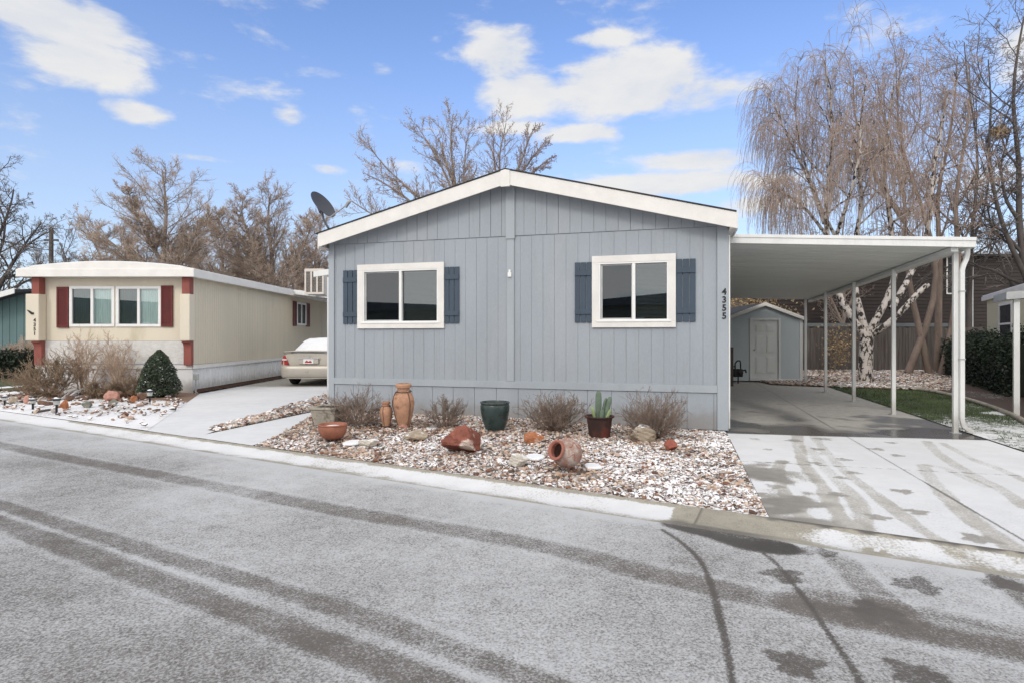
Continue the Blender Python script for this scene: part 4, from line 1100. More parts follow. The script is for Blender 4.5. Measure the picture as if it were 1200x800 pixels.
# number down the left bracket, and a small dark bird above it
for i, ch in enumerate('4351'):
    text_mesh('house_number_digit', ch, .13, 'black', nb, (nx(39.6, NY - .3), -.274, nz(377.5) - .115 * i), (R(90), 0, 0))
m_ = MB(); c_ = nx(35.2, NY - .28)
m_.prism([(c_ - .09, 2.215), (c_ - .02, 2.195), (c_ + .05, 2.15), (c_ + .10, 2.14), (c_ + .09, 2.09), (c_ + .03, 2.09), (c_ - .02, 2.14)], -.285, -.271); m_.build('wall_ornament', 'black', nb)
# awning over the car
na_ = empty('side_awning', Vector((-8.3, 23.1, 0)), 'white awning roof over the beige car beside the cream home', 'awning')
m_ = MB(); loc = na_.location
z0_, z1_ = 3.33, 2.98
def hw_(y0, y1, x0, x1, za, zb, th, lo=0.0):
    return [(x0 - loc.x, y0 - loc.y, za + lo), (x1 - loc.x, y0 - loc.y, zb + lo), (x1 - loc.x, y1 - loc.y, zb + lo), (x0 - loc.x, y1 - loc.y, za + lo),
            (x0 - loc.x, y0 - loc.y, za + lo + th), (x1 - loc.x, y0 - loc.y, zb + lo + th), (x1 - loc.x, y1 - loc.y, zb + lo + th), (x0 - loc.x, y1 - loc.y, za + lo + th)]
m_.hexa(hw_(22.6, 33, -8.31, -5.2, z0_ - .10, z1_ - .10, .04)); m_.build('roof_panel', 'whitemetal', na_)
m_ = MB(); m_.hexa(hw_(22.56, 22.6, -8.31, -5.2, z0_ - .2, z1_ - .2, .17)); m_.build('fascia', 'whitemetal', na_)
for yy in (23.0, 27.5, 32.0):
    m_ = MB(); m_.box(-5.3 - loc.x, -5.22 - loc.x, yy - loc.y, yy + .08 - loc.y, 0, 2.84); m_.build('post', 'whitemetal', na_)
# meter stake at the corner
hs = empty('hose_stand', P(229.5, 461.5, 0), 'thin grey metal stake with a small box at the corner of the cream home', 'stake')
m_ = MB(); m_.box(-.012, .012, -.012, .012, 0, .42); m_.build('stake', 'galv', hs)
m_ = MB(); m_.box(-.06, .07, -.035, .035, .38, .54); m_.tube([(.06, 0, .40), (.08, -.01, .25), (-.05, -.02, .12), (.05, 0, .03)], .012, 6); m_.build('meter_box', 'galv', hs, bevel=.01)

# ------------------------------------------------------------------ teal home farther left
tl = empty('mobile_home', Vector((-24, 25, 0)), 'teal mobile home with a white edged roof at the left picture edge', 'mobile home')
def tx(px): return (px - 600) / F * 25 + 24
m_ = MB(); x = -2.0
m_.box(-2, tx(50), .02, 8, .45, 3.35)
while x < tx(50): m_.box(x + .01, min(x + .29, tx(50)), -.005, .02, .45, 3.35); x += .30
m_.build('wall', 'teal', tl)
m_ = MB(); m_.box(-2, tx(50), -.02, 8, 0, .42); m_.build('skirting', 'skirt', tl)
zr = nz(351, 25)
m_ = MB(); m_.hexa([(.2, -.8, 2.3), (tx(36), -.8, 3.32), (tx(36), 8, 4.3), (.2, 8, 3.9), (.2, -.8, 2.42), (tx(36), -.8, 3.44), (tx(36), 8, 4.4), (.2, 8, 4.0)])
r_ = m_.build('roof', 'shingle', tl)
m_ = MB(); m_.hexa([(.2, -.84, 2.28), (tx(36), -.84, 3.28), (tx(36), -.80, 3.28), (.2, -.80, 2.28), (.2, -.84, 2.50), (tx(36), -.84, 3.50), (tx(36), -.80, 3.50), (.2, -.80, 2.50)])
m_.build('fascia', 'whitemetal', r_)

# ------------------------------------------------------------------ right side: fence, dark house, yellow home, its carport
fn = empty('wooden_fence', Vector((9.5, 26.6, 0)), 'weathered grey brown board fence behind the white barked tree', 'fence')
m_ = MB(); x = 0; rr_ = random.Random(9)
while x < 12.2:
    w_ = rr_.uniform(.135, .15); m_.box(x, x + w_, rr_.uniform(-.008, .008), .02 + rr_.uniform(0, .004), .04, 1.93 + rr_.uniform(-.035, .03)); x += w_ + rr_.uniform(.004, .014)
m_.build('board', 'fence', fn)
m_ = MB(); 
for z in (.35, 1.0, 1.7): m_.box(0, 12.3, .03, .07, z, z + .09)
m_.build('rail', 'fence', fn)
for i in range(6):
    m_ = MB(); m_.box(i * 2.4, i * 2.4 + .09, .07, .16, 0, 2.0); m_.build('post', 'fence', fn)
dh = empty('house', Vector((13, 33, 0)), 'dark brown two storey house behind the fence and bare trees', 'house')
DZ = 33.0
def dxp(px): return (px - 600) / F * DZ - 13
m_ = MB(); z = .2; top_ = H + (HY - 301) / F * DZ
holes = [(dxp(1109.5), dxp(1117.5), nz(345, DZ), nz(300.5, DZ))]
m_.box(dxp(900), dxp(1300), .03, 8, 0, top_)
while z < top_ - .05:
    m_.hexa([(dxp(900), -.012, z), (dxp(1300), -.012, z), (dxp(1300), .03, z), (dxp(900), .03, z), (dxp(900), .018, z + .19), (dxp(1300), .018, z + .19), (dxp(1300), .03, z + .19), (dxp(900), .03, z + .19)]); z += .195
m_.build('wall', 'darksiding', dh)
m_ = MB(); m_.box(dxp(895), dxp(1305), -.35, 8.4, top_, top_ + .12); r_ = m_.build('roof', 'shingle', dh)
m_ = MB(); m_.box(dxp(895), dxp(1305), -.3, 8.3, top_ + .123, top_ + .15); m_.build('roof_snow', 'roofsnow', r_)
for (p0, p1, q0, q1) in ((1108.5, 1118, 300.5, 345), (1128, 1140, 300, 385)):
    m_ = MB(); x0, x1, z0, z1 = dxp(p0), dxp(p1), nz(q1, DZ), nz(q0, DZ)
    m_.box(x0, x1, -.05, -.013, z1 - .07, z1); m_.box(x0, x1, -.05, -.013, z0, z0 + .07); m_.box(x0, x0 + .07, -.05, -.013, z0 + .07, z1 - .07); m_.box(x1 - .07, x1, -.05, -.013, z0 + .07, z1 - .07)
    w_ = m_.build('window', 'galv' if p0 > 1120 else 'white', dh)
    m_ = MB(); m_.box(x0 + .07, x1 - .07, -.03, -.014, z0 + .07, z1 - .07); m_.build('pane', 'black', w_)
# low pale roof edge running behind the fence
m_ = MB(); gl = empty('garage', Vector((13, 30, 0)), 'low dark outbuilding with a pale grey roof edge just above the wooden fence', 'outbuilding')
m_.box(0, 9.5, 0, 2.4, 0, 2.02); m_.build('wall', 'greysid', gl)
m_ = MB(); m_.box(-.2, 9.7, -.25, 2.6, 2.02, 2.20); m_.build('roof', 'greysid', gl)
# grey home behind the shed
gh = empty('mobile_home', Vector((8.0, 36, 0)), 'grey home with vertical seams behind the garden shed', 'mobile home')
m_ = MB(); m_.box(.9, 6.6, 0, 6, 0, 4.0)
x = 1.0
while x < 6.5: m_.box(x, x + .04, -.03, 0, 0, 4.0); x += .6
m_.build('wall', 'greysid', gh)
m_ = MB(); m_.box(.7, 6.8, -.3, 6.2, 4.0, 4.15); m_.build('roof', 'white', gh)
# yellow home at the right: its long wall runs square to the street
YC = Vector(((1156.7 - 600) / F * 21.0, 21.0, 0))
yh = empty('mobile_home', YC, 'pale yellow home with one dark window above the hedge at the right picture edge', 'mobile home', rz=math.atan2(-.8704, -.4924))
def yx(px):
    k = (px - 600) / F; return (YC.x - k * YC.y) / (.4924 - k * .8704)
m_ = MB(); ztl = 2.80; x0, x1, z0, z1 = yx(1172), yx(1187.5), 1.25, 2.58
m_.box(0, 13, 0, 7, .3, ztl); m_.build('wall', 'yellow', yh)
m_ = MB(); m_.box(0, 13, -.02, 7, 0, .29); m_.build('skirting', 'skirt', yh)
m_ = MB(); m_.prism([(-.12, ztl - .02), (7.12, ztl - .02), (7.12, ztl + .13), (3.5, ztl + .8), (-.12, ztl + .13)][::-1], -.25, 13.2, 'x')
r_ = m_.build('roof', 'white', yh)
m_ = MB(); m_.prism([(-.10, ztl + .138), (3.5, ztl + .806), (7.1, ztl + .138), (7.1, ztl + .17), (3.5, ztl + .85), (-.10, ztl + .17)], -.2, 13.1, 'x'); m_.build('roof_snow', 'roofsnow', r_)
m_ = MB(); 
m_.box(x0, x1, -.05, -.002, z1 - .09, z1); m_.box(x0, x1, -.05, -.002, z0, z0 + .09); m_.box(x0, x0 + .09, -.05, -.002, z0 + .09, z1 - .09); m_.box(x1 - .09, x1, -.05, -.002, z0 + .09, z1 - .09); m_.box(x0 + .09, x1 - .09, -.04, -.002, (z0 + z1) / 2 - .03, (z0 + z1) / 2 + .03)
w_ = m_.build('window', 'white', yh)
m_ = MB(); m_.box(x0 + .09, x1 - .09, -.022, -.004, z0 + .09, z1 - .09); m_.build('pane', 'black', w_)
pr = P(1191, 488.5, 0)
yc = empty('carport', pr, 'neighbouring white carport with a snowy edge, one post showing at the right picture edge', 'carport', rz=R(-29.5))
m_ = MB(); m_.box(-.045, .045, -.045, .045, 0, 2.22); m_.build('post', 'whitemetal', yc, bevel=.005)
m_ = MB(); m_.box(2.6, 2.69, -.045, .045, 0, 2.40); m_.build('post', 'whitemetal', yc, bevel=.005)
m_ = MB(); m_.hexa([(-.14, -.1, 2.22), (2.8, -.1, 2.45), (2.8, 1.0, 2.45), (-.14, 1.0, 2.22), (-.14, -.1, 2.26), (2.8, -.1, 2.49), (2.8, 1.0, 2.49), (-.14, 1.0, 2.26)]); m_.build('roof_panel', 'underside', yc)
m_ = MB(); m_.hexa([(-.17, -.14, 2.20), (2.8, -.14, 2.43), (2.8, -.10, 2.43), (-.17, -.10, 2.20), (-.17, -.14, 2.34), (2.8, -.14, 2.57), (2.8, -.10, 2.57), (-.17, -.10, 2.34)])
m_.box(-.17, -.14, -.10, 1.0, 2.20, 2.34); m_.build('fascia', 'galv', yc)

# home across the street, seen only mirrored in the window panes
ac = empty('mobile_home', Vector((-12, -13, 0)), 'olive green mobile home across the street, mirrored in the right window panes', 'mobile home')
m_ = MB(); m_.box(0, 30, -6, 0, 0, 3.3); m_.build('wall', 'olive', ac)
m_ = MB(); m_.prism([(-.3, 3.3), (30.3, 3.3), (30.3, 3.45), (15, 4.3), (-.3, 3.45)], -6.3, .3); m_.build('roof', 'greysid', ac)
for x in (5, 11, 19, 25):
    m_ = MB(); m_.box(x, x + 1.4, .001, .04, 1.5, 2.6); m_.build('window', 'white', ac)
a2 = copy_tree(ac); a2.location = (-46, -8, 0); a2.rotation_euler = (0, 0, R(-8)); a2['label'] = 'olive green mobile home across the street, mirrored in the left window panes'

# ------------------------------------------------------------------ car
car = empty('parked_car', Vector((-6.22, 18.15, 0)), 'beige metallic sedan seen from behind, snow on its roof and rear window', 'car')
CW = .905
def body_section(y):
    """half profile (x, z) list for the lower body at length y from the tail"""
    L = 4.7
    tpr = 1 - .10 * max(0, 1 - y / .35) ** 2 - .14 * max(0, (y - 4.2) / .5) ** 2
    belt = .98 + .03 * min(1, y / .6) - .16 * max(0, (y - 3.3) / 1.4) ** 1.3
    w = CW * tpr
    zb = .24 - .02 * min(1, y / .3)
    return [(0, zb), (w * .80, zb), (w * .93, zb + .07), (w * .985, .42), (w * 1.0, .56), (w * .985, .70), (w * .955, belt - .10), (w * .90, belt - .02), (w * .70, belt + .015), (0, belt + .03)]
ys = [0, .03, .09, .2, .45, .8, 1.3, 1.9, 2.6, 3.3, 3.9, 4.3, 4.55, 4.66, 4.7]
vs = []; 
for y in ys:
    s_ = body_section(y)
    full = s_ + [(-x, z) for x, z in s_[-2:0:-1]]
    yoff = 0
    for (x, z) in full:
        bul = -.035 * (1 - (x / CW) ** 2) if y < .2 else 0
        lean = (.10 * max(0, (z - .62)) if y < .1 else 0)
        vs.append((x, y + bul + lean, z))
nr_ = len(full); fs = [(i * nr_ + k, i * nr_ + (k + 1) % nr_, (i + 1) * nr_ + (k + 1) % nr_, (i + 1) * nr_ + k) for i in range(len(ys) - 1) for k in range(nr_)]
fs += [tuple(range(nr_))[::-1], tuple(range((len(ys) - 1) * nr_, len(ys) * nr_))]
m_ = MB(); m_.add(vs, fs); body = m_.build('body', 'carbody', car, smooth='auto')
# bumper
m_ = MB(); bs = []
for (z, o_) in ((.27, .0), (.30, .07), (.42, .105), (.56, .11), (.635, .085), (.65, .03)):
    bs.append((z, o_))
cols = 17; vs = []
for (z, o_) in bs:
    for i in range(cols):
        t = -1 + 2 * i / (cols - 1); x = CW * 1.0 * math.copysign(min(1, abs(t) * 1.06), t)
        y = -o_ - .02 + .30 * max(0, abs(t) - .80) ** 1.5 / .2 ** 1.5 * 1.0 + .02 * t * t
        vs.append((x + (0), y, z))
fs = [(r * cols + i, r * cols + i + 1, (r + 1) * cols + i + 1, (r + 1) * cols + i) for r in range(len(bs) - 1) for i in range(cols - 1)]
m_.add(vs, fs); o = m_.build('bumper', 'carbody', car, smooth=True)
sd_ = o.modifiers.new('solid', 'SOLIDIFY'); sd_.thickness = .02
# greenhouse
def gh_sec(y, z0, wb, zt, wt): return y
st = [(.62, 1.01, .78, 1.02, .74), (.95, 1.01, .80, 1.20, .66), (1.35, 1.01, .81, 1.37, .60), (1.75, 1.01, .81, 1.435, .58), (2.4, 1.01, .81, 1.44, .58), (2.9, 1.0, .80, 1.38, .57), (3.35, .99, .79, 1.16, .64), (3.7, .97, .77, .985, .72)]
def loft(st_, grow=0.0, ztop_only=False):
    vs = []
    for (y, zb, wb, zt, wt) in st_:
        wt += grow; zt += grow
        sec = [(-wb, zb), (-(wb * .35 + wt * .65), zb + (zt - zb) * .72), (-wt * .9, zt - .02), (-wt * .5, zt), (0, zt + .01), (wt * .5, zt), (wt * .9, zt - .02), ((wb * .35 + wt * .65), zb + (zt - zb) * .72), (wb, zb)]
        vs += [(x, y, z) for x, z in sec]
    n_ = 9
    fs = [(i * n_ + k, i * n_ + k + 1, (i + 1) * n_ + k + 1, (i + 1) * n_ + k) for i in range(len(st_) - 1) for k in range(n_ - 1)]
    fs += [tuple(range(n_))[::-1], tuple(range((len(st_) - 1) * n_, len(st_) * n_))]
    return vs, fs
m_ = MB(); m_.add(*loft(st)); m_.build('cabin_glass', 'black', car, smooth='auto')
m_ = MB()
sn_ = [(.56, 1.03, .70, 1.045, .68), (.9, 1.17, .66, 1.215, .63), (1.3, 1.34, .60, 1.40, .58), (1.75, 1.42, .58, 1.475, .56), (2.4, 1.42, .58, 1.48, .56), (2.95, 1.37, .57, 1.41, .56)]
m_.add(*loft(sn_)); m_.build('snow_cover', 'snow', car, smooth='auto')
# trunk lid line, spoiler, lamps, plate, wheels
m_ = MB(); m_.box(-.60, .60, -.005, .10, .655, .665)
vs = []
m_.tube([(-.80, .10, 1.0), (-.76, .06, 1.055), (-.4, .0, 1.075), (0, -.015, 1.08), (.4, .0, 1.075), (.76, .06, 1.055), (.80, .10, 1.0)], .022, 8)
m_.build('spoiler', 'carbody', car, smooth='auto')
m_ = MB(); m_.box(-.70, .70, .04, .30, 1.035, 1.050); m_.build('spoiler_shadow_gap', 'black', car)
for s_ in (-1, 1):
    m_ = MB(); pts = [(.60, .66), (.86, .66), (.875, .74), (.80, .93), (.74, .95), (.66, .80)]
    vs = [(s_ * x, -.075 + .55 * max(0, x - .58) ** 1.6 * 1.6 + .10 * max(0, z - .62), z) for x, z in pts] + [(s_ * x, .12, z) for x, z in pts]
    k_ = len(pts); f_ = [tuple(range(k_)), tuple(range(k_, 2 * k_))[::-1]] + [(i, k_ + i, k_ + (i + 1) % k_, (i + 1) % k_) for i in range(k_)]
    m_.add(vs, f_); tl_ = m_.build('tail_light', 'tail', car, bevel=.006)
    m_ = MB(); m_.box(min(s_ * .66, s_ * .80), max(s_ * .66, s_ * .80), -.072, -.03, .795, .845); m_.build('reversing_lens', 'lampclear', tl_, bevel=.005)
m_ = MB(); m_.box(-.30, .30, -.052, -.03, .70, .845); m_.build('plate_recess', 'carbody', car, bevel=.004)
m_ = MB(); m_.box(-.33, .33, -.07, -.035, .85, .88); m_.build('chrome_bar', 'rim', car, bevel=.004)
m_ = MB(); m_.box(-.155, .155, -.064, -.054, .70, .84); pl_ = m_.build('licence_plate', 'vinyl', car)
m_ = MB(); m_.prism([(-.10, .725), (.10, .725), (.11, .755), (.06, .79), (.0, .765), (-.05, .80), (-.11, .75)], -.068, -.0645); m_.build('plate_picture', 'tail', pl_)
m_ = MB(); m_.lathe([(.0, 0), (.028, 0), (.028, .008), (.0, .008)], 16); m_.build('trunk_badge', 'rim', car, mx=Matrix.Translation((0, -.045, .92)) @ Matrix.Rotation(R(90), 4, 'X'))
for (sx_, yy) in ((-1, .95), (1, .95), (-1, 3.75), (1, 3.75)):
    prof = [(.20, -.10), (.29, -.11), (.325, -.08), (.33, 0), (.325, .08), (.29, .11), (.20, .10)]
    m_ = MB(); m_.lathe(prof, 28); wh = m_.build('wheel', 'tyre', car, smooth='auto', mx=Matrix.Translation((sx_ * .77, yy, .33)) @ Matrix.Rotation(R(90), 4, 'Y'))
    m_ = MB(); m_.lathe([(.02, -.085), (.20, -.07), (.205, .07), (.02, .085)], 20); m_.build('rim', 'rim', wh, smooth='auto', mx=Matrix.Translation((sx_ * .80, yy, .33)) @ Matrix.Rotation(R(90), 4, 'Y'))
# ================================================================== PLANT GENERATOR
def unit(v): return v / (np.linalg.norm(v, axis=-1, keepdims=True) + 1e-9)
def grow(p, d, L, r0, r1, N, rng, wob=.15, up=0.0, hang=0.0):
    """M branches at once: p (M,3), d (M,3), L (M,), radii r0->r1; returns (M,N,3),(M,N)"""
    Mn = len(p); pts = np.zeros((Mn, N, 3)); pts[:, 0] = p; d = unit(d.copy()); cur = p.copy()
    up = np.broadcast_to(up, (Mn,))[:, None]; hang = np.broadcast_to(hang, (Mn,))[:, None]
    for k in range(1, N):
        d = d + rng.normal(0, wob, (Mn, 3)) / math.sqrt(N)
        d[:, 2:3] += (up - hang * (k / (N - 1))) * (1.6 / (N - 1))
        d = unit(d); cur = cur + d * (L / (N - 1))[:, None]; pts[:, k] = cur
    t = np.linspace(0, 1, N)[None]
    return pts, r0[:, None] * (1 - t) + r1[:, None] * t
def children(pts, rad, n, t0, t1, ang, angsd, rng, flat=0.0, outward=None):
    """n child origins per parent, with directions turned away from the parent's"""
    Mn, N, _ = pts.shape
    t = t0 + (t1 - t0) * (np.arange(n)[None] + rng.uniform(0, 1, (Mn, n))) / n
    x = t * (N - 1); i = np.clip(x.astype(int), 0, N - 2); f = (x - i)[..., None]
    idx = np.arange(Mn)[:, None]
    a, b = pts[idx, i], pts[idx, i + 1]
    pos = a * (1 - f) + b * f; tan = unit(b - a)
    r = rad[idx, i] * (1 - f[..., 0]) + rad[idx, i + 1] * f[..., 0]
    rv = rng.normal(0, 1, (Mn, n, 3)); rv[..., 2] *= (1 - flat)
    perp = unit(rv - tan * (rv * tan).sum(-1, keepdims=True))
    an = np.radians(rng.normal(ang, angsd, (Mn, n)))[..., None]
    d = tan * np.cos(an) + perp * np.sin(an)
    return pos.reshape(-1, 3), d.reshape(-1, 3), r.reshape(-1), t.reshape(-1)
def tubes(sets, sides):
    Vs, Qs = [], []; base = 0
    for (pts, rad), sd in zip(sets, sides):
        Mn, N, _ = pts.shape
        tan = np.zeros_like(pts); tan[:, 1:-1] = pts[:, 2:] - pts[:, :-2]; tan[:, 0] = pts[:, 1] - pts[:, 0]; tan[:, -1] = pts[:, -1] - pts[:, -2]
        tan = unit(tan)
        ref = unit(pts[:, -1] - pts[:, 0]); alt = np.where(np.abs(ref[:, 2:3]) < .8, np.array([[0, 0, 1.0]]), np.array([[1.0, 0, 0]]))
        u = unit(np.cross(tan, alt[:, None, :])); w = np.cross(tan, u)
        a = 2 * math.pi * np.arange(sd) / sd
        V = pts[:, :, None, :] + rad[:, :, None, None] * (u[:, :, None, :] * np.cos(a)[None, None, :, None] + w[:, :, None, :] * np.sin(a)[None, None, :, None])
        idx = base + np.arange(Mn * N * sd).reshape(Mn, N, sd)
        q = np.stack([idx[:, :-1], np.roll(idx, -1, 2)[:, :-1], np.roll(idx, -1, 2)[:, 1:], idx[:, 1:]], -1).reshape(-1, 4)
        Vs.append(V.reshape(-1, 3)); Qs.append(q); base += Mn * N * sd
    return np.concatenate(Vs), np.concatenate(Qs)
def quads(P0, s, rng, zbias=0.0, asp=.6):
    n = len(P0); nrm = unit(rng.normal(0, 1, (n, 3)) + np.array([0, 0, zbias])); t = unit(np.cross(nrm, rng.normal(0, 1, (n, 3)))); b = np.cross(nrm, t)
    s = np.broadcast_to(s, (n,))[:, None] * rng.uniform(.6, 1.3, (n, 1))
    V = np.stack([P0 - t * s, P0 - b * s * asp, P0 + t * s, P0 + b * s * asp], 1)
    return V.reshape(-1, 3), np.arange(4 * n).reshape(-1, 4)

def tree_mesh(root, name, trunks, levels, rng, mtrunk, mtwig, tip=.35, leaves=None, sides=(9, 6, 4, 3, 3, 3)):
    """trunks: list of polylines [(x,y,z)...] with radii (r0,r1), local to the root; levels: list of dicts"""
    N0 = 14
    TP, TR_ = [], []
    for pl, r0, r1 in trunks:
        a = np.array(pl, float); seg = np.linalg.norm(np.diff(a, axis=0), axis=1); s = np.concatenate([[0], np.cumsum(seg)]); t = np.linspace(0, s[-1], N0)
        q = np.stack([np.interp(t, s, a[:, k]) for k in range(3)], 1)
        q[1:-1] = (q[:-2] + 2 * q[1:-1] + q[2:]) / 4
        TP.append(q); TR_.append(np.linspace(0, 1, N0) ** .85 * (r1 - r0) + r0)
    pts, rad = np.array(TP), np.array(TR_)
    sets = [(pts, rad)]; Ls = np.array([np.linalg.norm(np.diff(q, axis=0), axis=1).sum() for q in TP])
    out_sets = [[], []]
    out_sets[0].append((pts, rad, sides[0]))
    allp = [(pts, rad)]
    for li, lv in enumerate(levels):
        srcs = [allp[j] for j in lv.get('src', [-1])]; lsrc = [Lhist[j] for j in lv.get('src', [-1])] if li else [Ls]
        if li == 0: Lhist = [Ls]
        cp_, cr_, cl2 = [], [], []
        for (pp, rr), LL in zip(srcs, lsrc):
            pos, d, r, t = children(pp, rr, lv['n'], lv.get('t0', .25), lv.get('t1', .98), lv.get('ang', 45), lv.get('sd', 12), rng, lv.get('flat', 0))
            Lp = np.repeat(LL, lv['n'])
            L = (Lp * lv['len'] if lv.get('rel', True) else np.full(len(Lp), lv['len'])) * rng.uniform(.6, 1.25, len(Lp)) * (1 - lv.get('taper', .45) * t)
            if 'bias' in lv: d = d + np.array(lv['bias'])
            r0 = np.minimum(r * lv.get('rr', .65), lv.get('rmax', 9)); r0 = np.maximum(r0, lv.get('rmin', .004))
            q, qr = grow(pos, d, L, r0, r0 * lv.get('tip', tip), lv.get('N', 6), rng, lv.get('wob', .25), lv.get('up', 0), lv.get('hang', 0))
            cp_.append(q); cr_.append(qr); cl2.append(L)
        q, qr, L = np.concatenate(cp_), np.concatenate(cr_), np.concatenate(cl2)
        keep = q[..., 2].min(1) > lv.get('zmin', .15)
        if 'keep' in lv: keep &= rng.uniform(0, 1, len(q)) < lv['keep']
        q, qr, L = q[keep], qr[keep], L[keep]
        allp.append((q, qr)); Lhist.append(L)
        out_sets[1 if lv.get('twig') else 0].append((q, qr, sides[min(li + 1, len(sides) - 1)]))
    for nm, mm, ss in (('trunk', mtrunk, out_sets[0]), ('crown', mtwig, out_sets[1])):
        if ss:
            V, Q = tubes([(a, b) for a, b, c in ss], [c for a, b, c in ss]); fastmesh(nm, V, Q, mm, parent=root)
    if leaves:
        q = allp[-1][0]; k = rng.uniform(0, 1, len(q)) < leaves['frac']; e = q[k]
        e = e[:, -1] if not leaves.get('all') else e.reshape(-1, 3)
        if 'zmin' in leaves: e = e[e[:, 2] > leaves['zmin']]
        rp = leaves.get('rep', 1); e = np.repeat(e, rp, 0) + rng.normal(0, leaves.get('spread', .05), (len(e) * rp, 3))
        V, Q = quads(e, leaves['s'], rng); fastmesh('leaves', V, Q, leaves['m'], parent=root, smooth=False)
    return allp

# ------------------------------------------------------------------ background bare trees
def loc_poly(root, pts): return [(p[0] - root[0], p[1] - root[1], p[2] - root[2]) for p in pts]
def px_poly(root, Z, pl, dz=None):
    o = []
    for i, q in enumerate(pl):
        zz = Z + (q[2] if len(q) > 2 else 0)
        o.append(tuple(PD(q[0], q[1], zz) - root))
    return o
LV_BUSHY = [dict(n=13, t0=.22, t1=.97, ang=48, sd=14, len=.50, up=.35, N=7, rr=.55, wob=.35),
            dict(n=8, t0=.2, ang=42, sd=14, len=.45, up=.25, N=6, rr=.6, wob=.4),
            dict(n=7, t0=.15, ang=40, sd=14, len=.48, up=.15, N=5, rr=.65, wob=.5, twig=1, rmin=.012),
            dict(n=5, t0=.1, ang=40, sd=16, len=.5, up=.1, N=4, rr=.7, wob=.5, twig=1, rmin=.010, tip=.6)]
def bushy(px, top, Z, label, rng, trunks, mt='bark', mw='twigbrown', levels=LV_BUSHY, group='bare trees behind the homes', leaves=None, name='bare_tree'):
    rp = Vector(((px - 600) / F * Z, Z, -.05))
    t = empty(name, rp, label, 'tree', group)
    tr = [(px_poly(rp, Z, pl), a, b) for pl, a, b in trunks]
    tree_mesh(t, name, tr, levels, rng, mt, mw, leaves=leaves)
    return t
r1 = np.random.default_rng(21)
# the tall brown pair behind the cream home
LB2 = [dict(n=44, t0=.08, t1=.99, ang=50, sd=12, len=.38, up=.22, N=8, rr=.32, wob=.22, taper=.58),
       dict(n=13, t0=.12, ang=38, sd=12, len=.36, up=.12, N=6, rr=.5, wob=.25, taper=.35, rmin=.012),
       dict(n=7, t0=.10, ang=38, sd=12, len=.52, up=.10, N=5, rr=.5, wob=.3, twig=1, rmin=.0085, taper=.3),
       dict(n=3, t0=.08, ang=36, sd=14, len=.62, up=.10, N=4, rr=.65, wob=.3, twig=1, rmin=.007, tip=.6, taper=.2)]
bushy(190, 180, 40, 'tall bare brown tree with tufts of leaves at its pointed top, behind the cream home', r1,
      [([(190, 420), (190, 340), (192, 290), (195, 245), (190, 200)], .26, .04), ([(188, 340, 0), (165, 310, 1), (140, 285, 1), (118, 268, 2)], .13, .03), ([(190, 320), (218, 285), (232, 262), (240, 250)], .13, .03), ([(188, 350), (150, 325), (115, 308)], .1, .03), ([(190, 310), (172, 270), (160, 245), (156, 225)], .12, .03)],
      levels=LB2, leaves=dict(frac=.5, s=.13, m='leafolive', rep=2, spread=.15, zmin=11.3) if False else None)
bushy(322, 205, 44, 'wide round topped bare brown tree behind the cream home roof', r1,
      [([(322, 420), (322, 340), (318, 290), (314, 255), (318, 228)], .26, .04), ([(322, 350), (292, 310), (274, 275), (264, 255)], .15, .03), ([(322, 345), (346, 305), (356, 275), (362, 255)], .15, .03), ([(320, 330), (296, 280), (288, 250), (290, 232)], .12, .03)], levels=LB2)
bushy(262, 250, 50, 'lower bare brown tree filling the gap between the two tall brown trees', r1,
      [([(262, 420), (258, 350), (262, 300), (255, 255)], .22, .05), ([(262, 380), (240, 330), (225, 290)], .12, .04), ([(262, 380), (285, 330), (300, 280)], .12, .04)], levels=LB2)
bushy(372, 250, 50, 'bare brown tree half hidden by the satellite dish', r1,
      [([(372, 420), (372, 350), (368, 300), (378, 258)], .22, .05), ([(372, 380), (352, 340), (345, 300)], .12, .04), ([(372, 380), (395, 330), (405, 290)], .12, .04)], levels=LB2)
bushy(128, 260, 46, 'small bare tree leaning left beside the tall brown tree', r1,
      [([(128, 420), (128, 350), (118, 300), (105, 268)], .2, .04), ([(128, 380), (150, 320), (155, 280)], .12, .04)])
for src_, px_, Z_, s_, rz_0, lab_ in ((0, 230, 54, .84, 1.3, 'brown twiggy tree filling the sky between the two tall trees'), (1, 290, 56, .80, 2.2, 'low wide twiggy tree left of the round topped tree'), (0, 350, 52, .74, 3.4, 'low twiggy tree right of the round topped tree'), (1, 160, 54, .72, 4.0, 'low wide twiggy tree left of the pointed brown tree')):
    so0 = [o for o in COL.objects if o.get('group') == 'bare trees behind the homes'][src_]
    c_ = copy_tree(so0); c_.location = ((px_ - 600) / F * Z_, Z_, -.1); c_.scale = (s_ * 1.3, s_ * 1.3, s_); c_.rotation_euler = (0, 0, rz_0); c_['label'] = lab_
for o_ in [o for o in COL.objects if o.get('group') == 'bare trees behind the homes'][:2]: o_.scale = (1.16, 1.16, 1.0)
LD = [dict(n=11, t0=.15, t1=.97, ang=52, sd=16, len=.55, up=.12, N=8, rr=.55, wob=.6),
      dict(n=8, t0=.15, ang=45, sd=16, len=.5, up=.1, N=7, rr=.6, wob=.6),
      dict(n=6, t0=.12, ang=42, sd=18, len=.5, up=.05, N=5, rr=.65, wob=.6, twig=1, rmin=.010),
      dict(n=4, t0=.1, ang=42, sd=18, len=.5, up=.05, N=4, rr=.7, wob=.6, twig=1, rmin=.008, tip=.6)]
